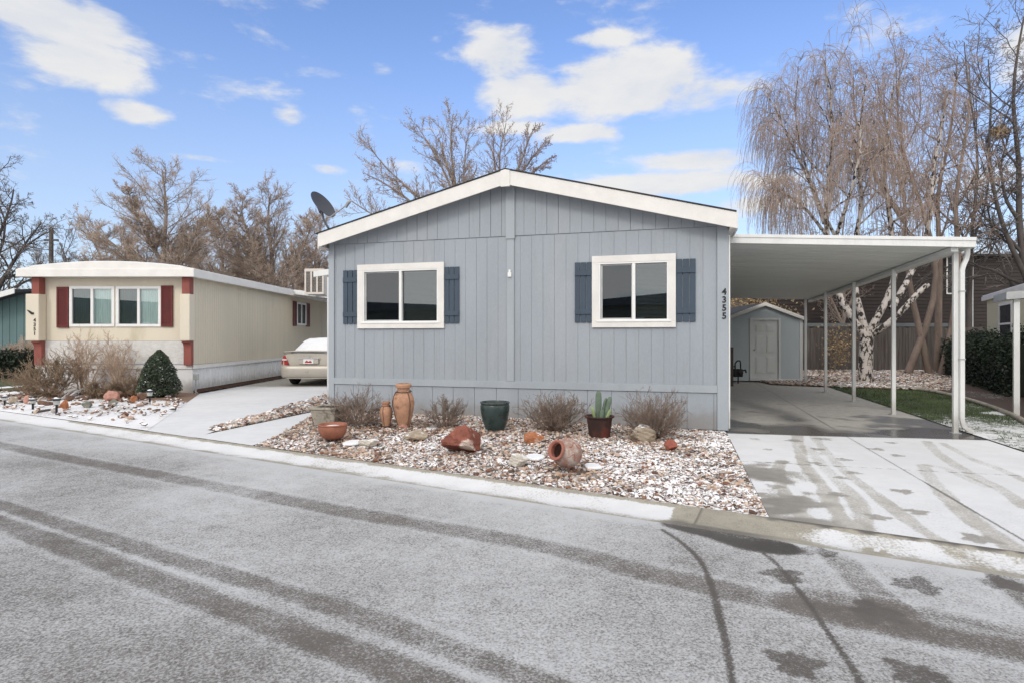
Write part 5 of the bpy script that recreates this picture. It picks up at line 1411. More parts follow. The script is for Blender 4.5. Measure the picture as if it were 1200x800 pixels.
bushy(-8, 190, 30, 'dark spreading bare tree rising at the left picture edge', r1,
      [([(-8, 430), (-5, 340), (-15, 290), (-25, 250), (-20, 215)], .22, .05), ([(-5, 345), (14, 310), (30, 285), (48, 262)], .11, .03), ([(-12, 300), (5, 262), (14, 235), (16, 222)], .10, .03), ([(-8, 350), (30, 330), (60, 318)], .09, .03)],
      mt='barkdark', mw='twiggrey', levels=LD)
bushy(72, 290, 48, 'low dark bare tree beyond the teal home', r1,
      [([(72, 420), (75, 350), (80, 310), (70, 285)], .18, .04), ([(72, 390), (50, 340), (42, 300)], .1, .03), ([(72, 380), (95, 330), (110, 300)], .1, .03)], mt='barkdark', mw='twiggrey')
pl = empty('utility_pole', Vector(((60 - 600) / F * 42, 42, 0)), 'weathered wooden pole standing among the bare trees at the left', 'pole')
m_ = MB(); m_.tube([(0, 0, 0), (0, 0, 9.2)], [.17, .13], 12); m_.build('shaft', 'barkdark', pl, smooth='auto')
m_ = MB(); m_.box(-.5, .5, -.06, .06, 8.3, 8.42); m_.build('crossarm', 'barkdark', pl)
# tree over the roof ridge
LR = [dict(n=22, t0=.25, t1=.99, ang=36, sd=9, len=.22, up=.22, N=7, rr=.42, wob=.14, taper=.3),
      dict(n=9, t0=.15, ang=38, sd=12, len=.46, up=.15, N=6, rr=.5, wob=.28, rmin=.010),
      dict(n=6, t0=.15, ang=42, sd=14, len=.45, up=.1, N=4, rr=.6, wob=.3, twig=1, rmin=.0065, tip=.7),
      dict(n=2, t0=.3, ang=42, sd=14, len=.4, N=3, rr=.8, wob=.4, twig=1, rmin=.010, tip=.8, keep=.7)]
bushy(545, 120, 31, 'large bare tree with broad limbs showing above the left roof slope', r1,
      [([(548, 420), (550, 300), (545, 262), (535, 225), (522, 190), (514, 162)], .22, .03), ([(545, 320), (512, 250), (484, 226), (452, 197), (432, 172)], .12, .02),
       ([(545, 310), (515, 270), (480, 235), (446, 212, 1), (430, 205, 1)], .12, .03), ([(546, 300), (536, 240), (518, 195), (500, 165), (488, 146)], .11, .02), ([(545, 310), (540, 250), (532, 205), (527, 165), (531, 134)], .10, .02),
       ([(545, 330), (490, 280), (455, 262), (430, 248, 1), (412, 236, 1)], .10, .03), ([(546, 300), (542, 240), (544, 200), (545, 175), (550, 155)], .09, .02)],
      mt='bark', mw='twigbrown', levels=LR, leaves=dict(frac=.12, s=.035, m='deadleaf'))
bushy(600, 120, 33, 'bare tree with two upright forks behind the roof ridge', r1,
      [([(600, 420), (597, 250), (580, 205), (577, 180), (579, 155)], .15, .02), ([(600, 300), (588, 220), (584, 185), (590, 160), (593, 145)], .11, .02), ([(598, 260), (604, 205), (614, 182), (620, 162), (626, 150)], .11, .02),
       ([(598, 250), (610, 205), (624, 185), (634, 172), (640, 164)], .09, .02), ([(598, 250), (618, 208), (636, 192), (645, 185)], .08, .03)],
      mt='bark', mw='twigbrown', levels=LR, leaves=dict(frac=.18, s=.035, m='deadleaf'))

rfl = bushy(560, 120, 26, 'bare tree across the street, mirrored in the window panes', np.random.default_rng(77), [([(560, 420), (560, 300), (545, 230), (540, 160)], .2, .03), ([(560, 320), (590, 250), (610, 190)], .12, .03), ([(560, 310), (520, 240), (500, 190)], .12, .03)], levels=LR, group=None)
rfl.location = (3, -16, 0)

# ------------------------------------------------------------------ the white barked weeping tree
BZ = 19.4
bp_ = Vector(P(1014, 449, 0)); BZ = bp_.y
bt = empty('weeping_birch', bp_, 'white and black barked tree with hanging reddish twigs behind the carport posts', 'tree')
r2 = np.random.default_rng(33)
bl = [([(1014, 452), (1014, 430), (1015, 410), (1016, 392)], .235, .20),
      ([(1016, 396), (1004, 380), (988, 362), (979, 340), (975, 318), (972, 296), (968, 272), (966, 235), (972, 200), (979, 160), (972, 115), (966, 72)], .125, .02),
      ([(1017, 396), (1008, 366), (1001, 342), (998, 310), (1003, 275), (1012, 235), (1003, 180), (1010, 130), (1016, 88)], .115, .02),
      ([(1017, 394), (1026, 372, -.2), (1040, 355, -.3), (1050, 330, -.4), (1048, 290, -.4), (1040, 240, -.3), (1035, 190), (1042, 135), (1048, 95)], .125, .02),
      ([(1018, 394), (1038, 382, -.5), (1058, 364, -.8), (1075, 344, -1), (1088, 333, -1.1)], .11, .075),
      ([(1045, 362, -.4), (1060, 335, -.2), (1072, 312), (1082, 290), (1092, 250), (1092, 200), (1104, 150), (1110, 110)], .10, .025),
      ([(1010, 330, .3), (990, 300, .8), (960, 240, 1.2), (940, 185, 1.2), (930, 130, 1), (936, 88, 1)], .075, .015),
      ([(966, 262, 0), (950, 215, .6), (925, 165, 1), (908, 125, 1.4), (896, 108, 1.6)], .07, .015), ([(968, 275, 0), (945, 245, -.6), (918, 225, -1), (896, 222, -1.2)], .06, .02),
      ([(972, 300, 0), (985, 262, -1), (1000, 215, -2), (1010, 170, -2), (1006, 140, -2)], .075, .02)]
trk = [(px_poly(bp_, BZ, a), b, c) for a, b, c in bl]
LBW = [dict(n=13, t0=.42, t1=.97, ang=48, sd=14, len=.26, up=.30, hang=.35, N=8, rr=.55, wob=.35, zmin=3.3, taper=.3),
       dict(n=7, t0=.2, ang=42, sd=15, len=.5, up=.15, hang=.9, N=7, rr=.55, wob=.22, twig=1, zmin=3.2, rmin=.008),
       dict(n=6, t0=.15, ang=40, sd=18, len=1.7, rel=False, up=-1.3, hang=3.2, N=8, rr=.6, wob=.07, twig=1, zmin=3.0, rmin=.0055, tip=.6, taper=.3, src=[-1], keep=.75),
       dict(n=3, t0=.2, t1=.9, ang=18, sd=8, len=.45, rel=True, up=-.8, hang=1.0, N=4, rr=.8, wob=.1, twig=1, zmin=3.0, rmin=.0045, tip=.7, keep=.5)]
tree_mesh(bt, 'weeping_birch', trk, LBW, r2, 'birch', 'twigred')
# brown multi-stemmed tree
def placed(px, py): return Vector(P(px, py, 0))
mb_ = placed(1090, 438); MZ = mb_.y
mt_ = empty('bare_tree', mb_, 'tall brown tree of four crossing trunks in front of the wooden fence', 'tree')
bl = [([(1064, 437), (1078, 400), (1092, 365), (1100, 330), (1092, 280), (1076, 230), (1058, 180), (1050, 140), (1052, 92), (1060, 58)], .155, .02),
      ([(1089, 439), (1083, 410), (1076, 380), (1066, 340), (1060, 280), (1062, 230), (1050, 190), (1034, 140), (1028, 95)], .145, .02),
      ([(1099, 437, .6), (1099, 400, .6), (1100, 350, .6), (1102, 290, .6), (1096, 230, .6), (1112, 170, .6), (1120, 110, .6), (1122, 66, .6)], .165, .02),
      ([(1103, 442, -.4), (1112, 405, -.4), (1120, 360, -.4), (1124, 300, -.4), (1118, 240, -.4), (1128, 180, -.4), (1138, 120, -.4), (1136, 76, -.4)], .16, .02),
      ([(1060, 260, .2), (1030, 215, .4), (1012, 175, 1), (1000, 130, 1), (1000, 90, 1)], .12, .02)]
LM = [dict(n=13, t0=.36, t1=.98, ang=38, sd=13, len=.27, up=.30, N=8, rr=.5, wob=.4, zmin=4.2, taper=.3),
      dict(n=8, t0=.15, ang=40, sd=14, len=.5, up=.1, N=6, rr=.6, wob=.45, zmin=4.2),
      dict(n=6, t0=.12, ang=42, sd=16, len=.55, hang=.25, N=5, rr=.7, wob=.4, twig=1, rmin=.0075, zmin=4, tip=.6),
      dict(n=3, t0=.1, ang=35, sd=16, len=.7, hang=1.3, N=4, rr=.8, wob=.3, twig=1, rmin=.006, zmin=4, tip=.7, keep=.7)]
tree_mesh(mt_, 'bare_tree', [(px_poly(mb_, MZ, a), b, c) for a, b, c in bl], LM, r2, 'barkbrown', 'twigred', leaves=dict(frac=.035, s=.035, m='deadleaf'))
r3 = np.random.default_rng(44)
LS = [dict(n=12, t0=.2, t1=.98, ang=42, sd=14, len=.34, up=.25, N=8, rr=.5, wob=.5, zmin=1.6, taper=.3),
      dict(n=7, t0=.15, ang=42, sd=14, len=.5, up=.1, N=6, rr=.6, wob=.5, zmin=1.6),
      dict(n=6, t0=.12, ang=42, sd=16, len=.5, N=5, rr=.7, wob=.5, twig=1, rmin=.009, zmin=1.6, tip=.6),
      dict(n=4, t0=.1, ang=40, sd=16, len=.5, N=4, rr=.8, wob=.5, twig=1, rmin=.008, zmin=1.6, tip=.7)]
def stree(px, py, Z, label, bl, mt, mw, lv=LS, leaves=None):
    b_ = Vector(((px - 600) / F * Z, Z, 0)); t_ = empty('bare_tree', b_, label, 'tree', 'bare trees at the right')
    tree_mesh(t_, 'bare_tree', [(px_poly(b_, Z, a), q, c) for a, q, c in bl], lv, r3, mt, mw, leaves=leaves); return t_
stree(1135, 430, 27, 'slender bare tree forking just right of the carport corner', [([(1132, 440), (1136, 360), (1138, 290), (1142, 240), (1148, 190), (1140, 130), (1132, 90), (1130, 50)], .13, .02), ([(1138, 290), (1155, 240), (1160, 200), (1150, 160)], .06, .02), ([(1137, 300), (1118, 250), (1108, 215)], .06, .02)], 'barkdark', 'twiggrey')
stree(1215, 440, 24, 'dark twisted bare tree at the right picture edge above the yellow home', [([(1225, 460), (1215, 380), (1200, 310), (1192, 250), (1196, 190), (1185, 130), (1190, 70), (1200, 20)], .2, .03), ([(1205, 330), (1180, 280), (1165, 230), (1158, 180), (1162, 120), (1158, 70)], .11, .02),
      ([(1200, 300), (1175, 270), (1155, 262), (1130, 270)], .07, .02), ([(1215, 330), (1235, 250), (1240, 150), (1225, 60)], .13, .03), ([(1195, 260), (1178, 235), (1172, 195), (1185, 150)], .08, .02)], 'barkdark', 'twiggrey')
stree(925, 420, 34, 'thin bare brown tree behind the garden shed', [([(925, 430), (925, 350), (920, 290), (926, 240)], .1, .02), ([(925, 380), (945, 320), (950, 270)], .06, .02), ([(925, 380), (905, 330), (900, 290)], .06, .02)], 'bark', 'twigred')
stree(985, 420, 31, 'bare brown tree behind the wooden fence between the posts', [([(985, 430), (990, 350), (985, 290), (992, 240)], .12, .02), ([(987, 380), (1010, 320), (1020, 270)], .08, .02), ([(987, 380), (965, 330), (955, 280)], .08, .02)], 'bark', 'twigred')
stree(1160, 420, 36, 'tangled bare tree behind the yellow home roof', [([(1160, 430), (1165, 350), (1160, 290), (1168, 230)], .14, .02), ([(1162, 380), (1180, 320), (1195, 270)], .08, .02), ([(1162, 380), (1140, 330), (1128, 285)], .08, .02)], 'barkdark', 'twiggrey')
nest = empty('mistletoe_clump', PD(1171, 155, 24), 'small olive clump of leaves caught in the bare tree at the right', 'leaf clump')
e = np.random.default_rng(2).normal(0, .12, (900, 3)) * np.array([1.2, 1, .9])
V, Q = quads(e, .05, RG); fastmesh('leaves', V, Q, 'ochre', parent=nest, smooth=False)
# ochre tree behind the shed
ob_ = Vector(((872 - 600) / F * 30, 30, 0)); ot = empty('ochre_shrub', ob_, 'ochre leaved shrub showing over the left half of the shed roof', 'shrub')
e = np.random.default_rng(3).normal(0, 1, (5200, 3)) * np.array([1.0, .8, 1.2]) + np.array([0, 0, 2.4]); e = e[e[:, 2] > .2]
V, Q = quads(e, .07, RG); fastmesh('foliage', V, Q, 'ochre', parent=ot, smooth=False)
m_ = MB(); 
for i in range(9): m_.tube([(random.uniform(-.1, .1), 0, 0), (random.uniform(-1.2, 1.2), random.uniform(-.6, .6), random.uniform(2.5, 4))], [.04, .01], 5)
m_.build('stem', 'bark', ot)
ft = Vector(P(978, 436, 0)); ot2 = empty('ochre_shrub', ft, 'thin ochre leaved sapling against the wooden fence', 'shrub')
e = np.random.default_rng(4).normal(0, 1, (700, 3)) * np.array([.28, .25, .5]) + np.array([.15, 0, 1.1]); e = e[e[:, 2] > .05]
V, Q = quads(e, .05, RG); fastmesh('foliage', V, Q, 'ochre', parent=ot2, smooth=False)
m_ = MB(); m_.tube([(0, 0, 0), (.05, 0, .8), (.15, 0, 1.6)], [.03, .012], 5); m_.tube([(.05, 0, .5), (-.2, .1, 1.1)], [.02, .008], 5); m_.build('stem', 'bark', ot2)

# ------------------------------------------------------------------ evergreens
def hedge(name, label, segs, w, h, n, s, mm='leaf', cat='hedge', core=True):
    """clipped hedge along world points"""
    b_ = Vector(segs[0]); t_ = empty(name, b_, label, cat); rg = np.random.default_rng(hash(label) % 1000 if False else len(label))
    Vs = []
    a = np.array([tuple(Vector(p) - b_)[:2] for p in segs]); seg = np.linalg.norm(np.diff(a, axis=0), axis=1); cs = np.concatenate([[0], np.cumsum(seg)])
    t = rg.uniform(0, cs[-1], n); x = np.interp(t, cs, a[:, 0]); y = np.interp(t, cs, a[:, 1])
    i = np.clip(np.searchsorted(cs, t) - 1, 0, len(seg) - 1); dr = (a[i + 1] - a[i]) / seg[i][:, None]; nm = np.stack([-dr[:, 1], dr[:, 0]], 1)
    th = rg.uniform(-.15, math.pi + .15, n); rad = 1 + .10 * (vnoise(t, th * 2, 1.3, 3) - .5) * 2 + .08 * rg.normal(0, 1, n)
    hh = h * (.93 + .14 * vnoise(t, t * 0, .8, 5))
    cx_ = np.sign(np.cos(th)) * np.abs(np.cos(th)) ** .5; sz_ = np.abs(np.sin(th)) ** .5 * np.sign(np.sin(th))
    off_ = cx_ * w / 2 * rad; z = np.clip(hh * (.02 + .98 * np.maximum(sz_, 0) * rad), .02, None)
    z = np.where(rg.uniform(0, 1, n) < .45, rg.uniform(0.03, 1, n) * hh * .95, z)
    p = np.stack([x + nm[:, 0] * off_, y + nm[:, 1] * off_, z], 1)
    V, Q = quads(p, s, rg); fastmesh('foliage', V, Q, mm, parent=t_, smooth=False)
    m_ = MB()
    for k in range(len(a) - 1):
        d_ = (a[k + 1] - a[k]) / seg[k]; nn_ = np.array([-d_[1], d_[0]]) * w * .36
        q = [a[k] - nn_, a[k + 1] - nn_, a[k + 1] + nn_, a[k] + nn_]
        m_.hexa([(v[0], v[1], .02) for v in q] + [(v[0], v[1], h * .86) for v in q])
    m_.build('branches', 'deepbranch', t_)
    return t_
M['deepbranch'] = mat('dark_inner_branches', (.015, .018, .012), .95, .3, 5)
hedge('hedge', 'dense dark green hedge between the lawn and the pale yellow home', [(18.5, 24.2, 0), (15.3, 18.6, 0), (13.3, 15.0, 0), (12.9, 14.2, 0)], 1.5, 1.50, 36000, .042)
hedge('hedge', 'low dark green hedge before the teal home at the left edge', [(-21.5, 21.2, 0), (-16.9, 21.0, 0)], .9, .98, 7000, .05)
# cone shaped dwarf evergreen
cb = Vector(P(186.5, 464.5, .02)); ce = empty('dwarf_conifer', cb, 'cone shaped dark evergreen shrub at the corner of the cream home', 'shrub')
rg = np.random.default_rng(8); n = 15000; zz = rg.uniform(0, 1, n) ** .8; th = rg.uniform(0, 6.283, n)
prof = np.interp(zz, [0, .12, .35, .6, .85, 1], [.36, .46, .44, .34, .19, .03])
rr = prof * (1 + .12 * (vnoise(th * 2, zz * 5, 1.4, 7) - .5) * 2) * np.sqrt(rg.uniform(.55, 1.08, n))
e = np.stack([rr * np.cos(th), rr * np.sin(th), zz * 1.14 + .02], 1)
V, Q = quads(e, .024, rg, asp=.45); fastmesh('foliage', V, Q, 'leaf2', parent=ce, smooth=False)
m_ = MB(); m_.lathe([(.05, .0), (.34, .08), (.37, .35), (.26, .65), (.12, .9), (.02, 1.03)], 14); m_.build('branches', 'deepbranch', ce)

# ------------------------------------------------------------------ dry shrubs
def dry_shrub(name, base, label, h, w, nst, mm, rng, spread=45, lv=None, r0=.011, group=None, up=.25, thin=1.0, zmin=0.0):
    t_ = empty(name, base, label, 'shrub', group)
    th = rng.uniform(0, 6.283, nst); an = np.radians(np.clip(np.abs(rng.normal(spread * .8, 24, nst)), 0, 84))
    d = np.stack([np.sin(an) * np.cos(th) * w / h * 1.1, np.sin(an) * np.sin(th) * w / h * 1.1, np.cos(an)], 1)
    p = np.stack([.04 * np.cos(th), .04 * np.sin(th), np.zeros(nst)], 1)
    L = h * rng.uniform(.72, 1.0, nst)
    sets = []; q, qr = grow(p, d, L, np.full(nst, r0), np.full(nst, r0 * .4), 8, rng, .35, up); sets.append((q, qr)); LL = L
    cur = (q, qr)
    for (n_, ln, rf) in (lv or [(8, .38, .6), (6, .42, .62), (4, .5, .7)]):
        pos, dd, r, t = children(cur[0], cur[1], n_, .2, .98, 32, 12, rng)
        L = np.repeat(LL, n_) * ln * rng.uniform(.6, 1.2, len(pos)); r_0 = np.maximum(r * rf, .0016 * thin)
        q, qr = grow(pos, dd, L, r_0, r_0 * .6, 5, rng, .35, .18)
        k = (q[..., 2].min(1) > zmin); q, qr, L = q[k], qr[k], L[k]
        sets.append((q, qr)); cur = (q, qr); LL = L
    V, Q = tubes(sets, [5, 4, 3, 3, 3][:len(sets)]); fastmesh('stem', V, Q, mm, parent=t_)
    return t_
rb_ = np.random.default_rng(55)
GS = 'dry round shrubs along the skirting'
dry_shrub('dry_shrub', P(420, 496.5, .10), 'dry leafless shrub left of the two clay vases, beside the square planter', .52, .60, 30, 'shrub', rb_, 60, up=.42, r0=.008, group=GS)
dry_shrub('dry_shrub', P(521, 499.5, .06), 'smallest dry leafless shrub, between the tall clay vase and the dark green pot', .44, .46, 24, 'shrub', rb_, 58, up=.42, r0=.007, group=GS)
dry_shrub('dry_shrub', P(651, 505, .04), 'rounded dry leafless shrub between the dark green pot and the potted cactus', .58, .62, 38, 'shrub', rb_, 60, up=.42, r0=.008, group=GS)
dry_shrub('dry_shrub', P(769, 512, .03), 'widest dry leafless shrub, nearest the right corner of the grey blue home', .62, .70, 38, 'shrub', rb_, 62, up=.42, r0=.008, group=GS)
dry_shrub('dry_shrub', P(98, 462, .02), 'tall tan leafless bush left of centre before the cream home windows', 1.32, .80, 13, 'shrubtan', rb_, 26, lv=[(6, .45, .6), (6, .4, .65), (4, .5, .7)], r0=.014, thin=2.2)
dry_shrub('dry_shrub', P(138, 462, .02), 'tall reddish tan leafless bush before the right hand cream home window', 1.35, .7, 12, 'shrubtan', rb_, 24, lv=[(6, .45, .6), (6, .4, .65), (4, .5, .7)], r0=.014, thin=2.2)
dry_shrub('dry_shrub', P(62, 465, .02), 'dense low brown bush at the left corner of the cream home', .95, 1.0, 40, 'shrubbrown', rb_, 48, lv=[(7, .4, .6), (6, .45, .65), (4, .5, .7)], r0=.012, thin=2.4)
dry_shrub('dry_shrub', P(158, 464, .02), 'low tangle of brown stems beside the cone shaped evergreen', .55, .6, 22, 'shrubbrown', rb_, 45, r0=.011, thin=2.4)
dry_shrub('dry_shrub', P(118, 466, .02), 'short dark brown withered plant below the tan bushes', .42, .8, 40, 'shrubbrown', rb_, 55, r0=.011, thin=2.6)
dry_shrub('dry_shrub', P(26, 440, .05), 'leafless reddish bush beside the low hedge at the far left', 1.2, 1.0, 26, 'shrubtan', rb_, 35, r0=.014, thin=3)

# ================================================================== BED OBJECTS
def lathe_thing(name, base, label, cat, prof, m, parts=(), sides=32, jit=0.0):
    t_ = empty(name, base, label, cat)
    m_ = MB(); m_.lathe(prof, sides, jit=jit); m_.build('body', m, t_, smooth='auto')
    for (pn, pp, pm) in parts:
        m_ = MB(); m_.lathe(pp, sides); m_.build(pn, pm, t_, smooth='auto')
    return t_
def vase(base, s, label):
    t_ = empty('clay_vase', base, label, 'vase', 'clay vases by the skirting')
    prof = [(.001, 0), (.085, 0), (.105, .06), (.135, .19), (.160, .32), (.162, .38), (.145, .46), (.112, .52), (.095, .545), (.100, .56), (.092, .585), (.090, .60), (.072, .60), (.07, .5), (.001, .5)]
    m_ = MB(); m_.lathe([(r * s, z * s * 1.0) for r, z in prof], 30, jit=.02); m_.build('body', 'terra', t_, smooth='auto')
    m_ = MB(); m_.lathe([(.088 * s, .585 * s), (.118 * s, .595 * s), (.122 * s, .635 * s), (.108 * s, .655 * s), (.08 * s, .655 * s), (.078 * s, .59 * s)], 30, cap=False); m_.build('rim', 'terra', t_, smooth='auto')
    m_ = MB()
    for k in range(3):
        a_ = k * 2.1 + .9
        pts = [((r + .006) * s * math.cos(a_ + .05 * math.sin(z * 9)), (r + .006) * s * math.sin(a_ + .05 * math.sin(z * 9)), z * s) for r, z in [(.088, .02), (.112, .10), (.138, .20), (.162, .32), (.163, .38), (.146, .46), (.112, .53)]]
        m_.tube(pts, .008 * s, 6)
    pts = [(.118 * s * math.cos(q / 12 * 6.283), .118 * s * math.sin(q / 12 * 6.283), .535 * s + .006 * math.sin(q * 2)) for q in range(13)]
    m_.tube(pts, .010 * s, 6); m_.build('cord', 'brownrock', t_, smooth='auto')
    return t_
vase(P(473.5, 498.5, .08), 1.04, 'tall weathered clay vase leaning beside its smaller twin').rotation_euler = (R(1), R(-1), .4)
vase(P(452.5, 498.5, .08), .60, 'short weathered clay vase left of the tall one').rotation_euler = (R(-1), R(1), 1.4)
lathe_thing('glazed_pot', P(580, 504.5, .03), 'large dark green glazed pot standing before the centre of the grey blue skirting', 'pot',
            [(.001, 0), (.135, 0), (.15, .03), (.20, .17), (.226, .31), (.232, .39), (.222, .42), (.228, .435), (.235, .445), (.232, .46), (.215, .462), (.208, .44), (.20, .36), (.001, .36)], 'greenpot', [('soil', [(.001, .38), (.20, .38), (.20, .37), (.001, .37)], 'soil')])
pc = empty('plant_pot', P(702.5, 511.5, .03), 'rusty black nursery pot holding the cactus, nearest the right window', 'pot')
m_ = MB(); m_.lathe([(.001, 0), (.150, 0), (.155, .03), (.158, .04), (.185, .27), (.19, .285), (.215, .295), (.222, .31), (.215, .318), (.19, .315), (.178, .29), (.001, .27)], 32); m_.build('body', 'rustpot', pc, smooth='auto')
m_ = MB(); m_.lathe([(.001, .288), (.178, .288), (.178, .28), (.001, .28)], 24); m_.build('soil', 'soil', pc)
ca = empty('cactus', pc.location + Vector((0, 0, .285)), 'clump of pale green cactus pads growing in the rusty black pot', 'cactus')
def pad(x, y, h, w, lean, m, tilt=0):
    m_ = MB(); pr = [(.001, 0), (.6, .03), (.8, .15), (1, .45), (1, .75), (.85, .9), (.5, .98), (.001, 1.0)]
    m_.lathe([(r * w * .85, z * h * 1.05) for r, z in pr], 16, sq=.55, jit=.05)
    m_.build('cactus_pad', m, ca, smooth='auto', mx=Matrix.Translation((x, y, -.02)) @ Matrix.Rotation(R(lean), 4, 'Y') @ Matrix.Rotation(R(tilt), 4, 'Z'))
pad(-.02, 0, .40, .055, 1, 'cactus'); pad(.05, .03, .30, .045, 10, 'cactus', 30); pad(.075, -.02, .33, .04, 14, 'cactus', -20); pad(-.07, -.03, .19, .030, -14, 'cactus2'); pad(-.045, .05, .17, .035, -20, 'cactus2', 40); pad(.09, -.05, .16, .03, 24, 'cactus2'); pad(.02, -.06, .14, .04, 3, 'cactus')
# fallen jug, its mouth towards the left and the viewer
ju = empty('clay_jug', P(664, 550, .02), 'round pinkish clay jug lying on its side on the snowy gravel', 'jug')
pr = [(.001, 0), (.09, 0), (.13, .03), (.172, .10), (.180, .17), (.165, .24), (.125, .30), (.105, .325), (.118, .35)]
mxj = Matrix.Scale(.92, 4) @ Matrix.Translation((.12, .10, .155)) @ Matrix.Rotation(R(42), 4, 'Z') @ Matrix.Rotation(R(-72), 4, 'Y')
m_ = MB(); m_.lathe(pr + [(.104, .35), (.088, .32), (.10, .29), (.14, .22), (.15, .12), (.001, .05)], 36, jit=.015); m_.build('body', 'jug', ju, smooth='auto', mx=mxj)
m_ = MB(); m_.lathe([(.112, .335), (.124, .35), (.122, .375), (.10, .38), (.086, .36), (.09, .30)], 36, cap=False); m_.build('rim', 'jugrim', ju, smooth='auto', mx=mxj)
m_ = MB(); rj = random.Random(4)
for k in range(7):
    a_ = k * .9; pts = []
    for q in range(12):
        z = .07 + .21 * q / 11; r = np.interp(z, [.03, .10, .17, .24, .30], [.13, .172, .180, .165, .125]) + .002; aa = a_ + .22 * math.sin(q * 1.1 + k)
        pts.append((r * math.cos(aa), r * math.sin(aa), z))
    m_.tube(pts, .004, 5)
m_.build('etched_line', 'jugrim', ju, mx=mxj)
# square planter
cpn = empty('planter', P(386, 497, .07), 'square tapered concrete planter at the left corner of the grey blue home', 'planter', rz=R(-12))
m_ = MB(); 
def frust(mb, w0, w1, z0, z1, t=.0):
    mb.hexa([(-w0, -w0, z0), (w0, -w0, z0), (w0, w0, z0), (-w0, w0, z0), (-w1, -w1, z1), (w1, -w1, z1), (w1, w1, z1), (-w1, w1, z1)])
frust(m_, .17, .225, 0, .26); m_.build('body', 'concrete_pot', cpn, bevel=.015)
m_ = MB(); t = .24
for q in ((-t, t, -t, -t + .05), (-t, t, t - .05, t), (-t, -t + .05, -t + .05, t - .05), (t - .05, t, -t + .05, t - .05)): m_.box(*q, .262, .305)
m_.build('rim', 'concrete_pot', cpn, bevel=.01)
m_ = MB(); m_.box(-.188, .188, -.188, .188, .262, .285); m_.build('soil', 'soil', cpn)
# bowl
bo = empty('terracotta_bowl', P(390, 513.5, .05), 'wide red brown terracotta bowl with snow in it, beside the square planter', 'bowl')
m_ = MB(); m_.lathe([(.001, 0), (.10, 0), (.15, .03), (.192, .10), (.202, .16), (.198, .185), (.208, .20), (.20, .215), (.175, .21), (.165, .16), (.12, .08), (.001, .06)], 36); m_.build('body', 'terrabowl', bo, smooth='auto')
m_ = MB(); m_.lathe([(.001, .15), (.16, .15), (.165, .165), (.10, .185), (.001, .175)], 24, c=(0, 0, 0), jit=.05); m_.build('snow_fill', 'snow', bo, smooth='auto')

# ------------------------------------------------------------------ rocks
def rock(name, px0, px1, pyt, pyb, m, label, seed, z=.02, cat='rock', flat=None, point=0.0, group=None, dpt=.8, tilt=0.0):
    """rock filling the given extent of view at the place where its foot stands"""
    b_ = P((px0 + px1) / 2, pyb - 1.0, z); w = (px1 - px0) / F * b_.y; h = (pyb - pyt) / F * b_.y * .93
    rg = np.random.default_rng(seed)
    bm = bmesh.new(); bmesh.ops.create_icosphere(bm, subdivisions=4, radius=1)
    dirs = unit(rg.normal(0, 1, (20, 3))); offs = rg.uniform(.45, .85, 20)
    for v in bm.verts:
        c = np.array(v.co)
        for d_, o_ in zip(dirs, offs):
            k = c.dot(d_) - o_
            if k > 0: c = c - d_ * k * .98
        c = c * (1 + .05 * math.sin(7 * c[0] + seed) * math.sin(6 * c[1]) + .03 * math.sin(17 * c[2] + 9 * c[0]) + .02 * rg.normal())
        if point: c[0] *= 1 - point * max(0, c[2]); c[1] *= 1 - point * max(0, c[2])
        v.co = c
    xs = np.array([v.co[:] for v in bm.verts]); lo, hi = xs.min(0), xs.max(0)
    for v in bm.verts:
        x, y, zz = [(v.co[k] - lo[k]) / (hi[k] - lo[k]) for k in range(3)]
        v.co = ((x - .5) * w + tilt * (zz) * w, (y - .5) * w * dpt, zz * h * 1.12 - h * .12)
    me = bpy.data.meshes.new(name); bm.to_mesh(me); bm.free()
    me.materials.append(M[m]); o = bpy.data.objects.new(name, me); COL.objects.link(o); o.location = b_ + Vector((0, w * dpt * .45, 0))
    tag(o, label, cat, group); return o
import bmesh
GR = 'loose rocks on the gravel bed'; GN = 'rocks in the cream home rock garden'
rock('rock', 515, 562, 498, 533, 'jasper', 'large pointed red and white streaked stone in the middle of the gravel bed', 3, point=.6, group=GR, z=.02)
rock('rock', 614, 638, 507.5, 522, 'orangerock', 'orange stone with a snowy edge between the green pot and the fallen jug', 5, group=GR)
rock('rock', 740, 773, 498, 519, 'tanrock', 'cream and tan boulder at the foot of the widest dry shrub', 7, group=GR)
rock('rock', 779.5, 796, 515, 529, 'redrock', 'small bright red stone below the widest dry shrub', 9, group=GR, point=.3)
rock('rock', 595, 621, 532, 548, 'whiterock', 'angular cream stone left of the fallen jug', 11, group=GR)
rock('rock', 470, 500, 504, 518, 'tanrock', 'pale tan stone in front of the tall clay vase', 13, group=GR)
rock('rock', 466, 478, 495, 503, 'pinkrock', 'small pinkish stone touching the foot of the tall clay vase', 15, z=.05, group=GR)
rock('rock', 417, 443, 515, 525, 'whiterock', 'low cream stone with a flat top right of the terracotta bowl', 17, group=GR)
rock('rock', 402, 424, 512, 519, 'snowrock', 'flat snow covered slab just behind the low cream stone', 19, group=GR) if False else None
def flat_slab(px0, px1, pyt, pyb, label, seed, m='whiterock', z=.02, th=.03, group=GR):
    b_ = P((px0 + px1) / 2, (pyt + pyb) / 2, z + th); w = (px1 - px0) / F * b_.y / 2; dd = max(.05, (P(600, pyt, z).y - P(600, pyb, z).y) / 2)
    rg = random.Random(seed); poly = []
    for k in range(11):
        a_ = k / 11 * 6.283; r = rg.uniform(.8, 1.05); poly.append((w * r * math.cos(a_), dd * r * math.sin(a_)))
    m_ = MB(); m_.prism(poly, 0, th, 'z'); o = m_.build('slab_stone', m, bevel=.012); o.location = (b_.x, b_.y, z)
    tag(o, label, 'rock', group); return o
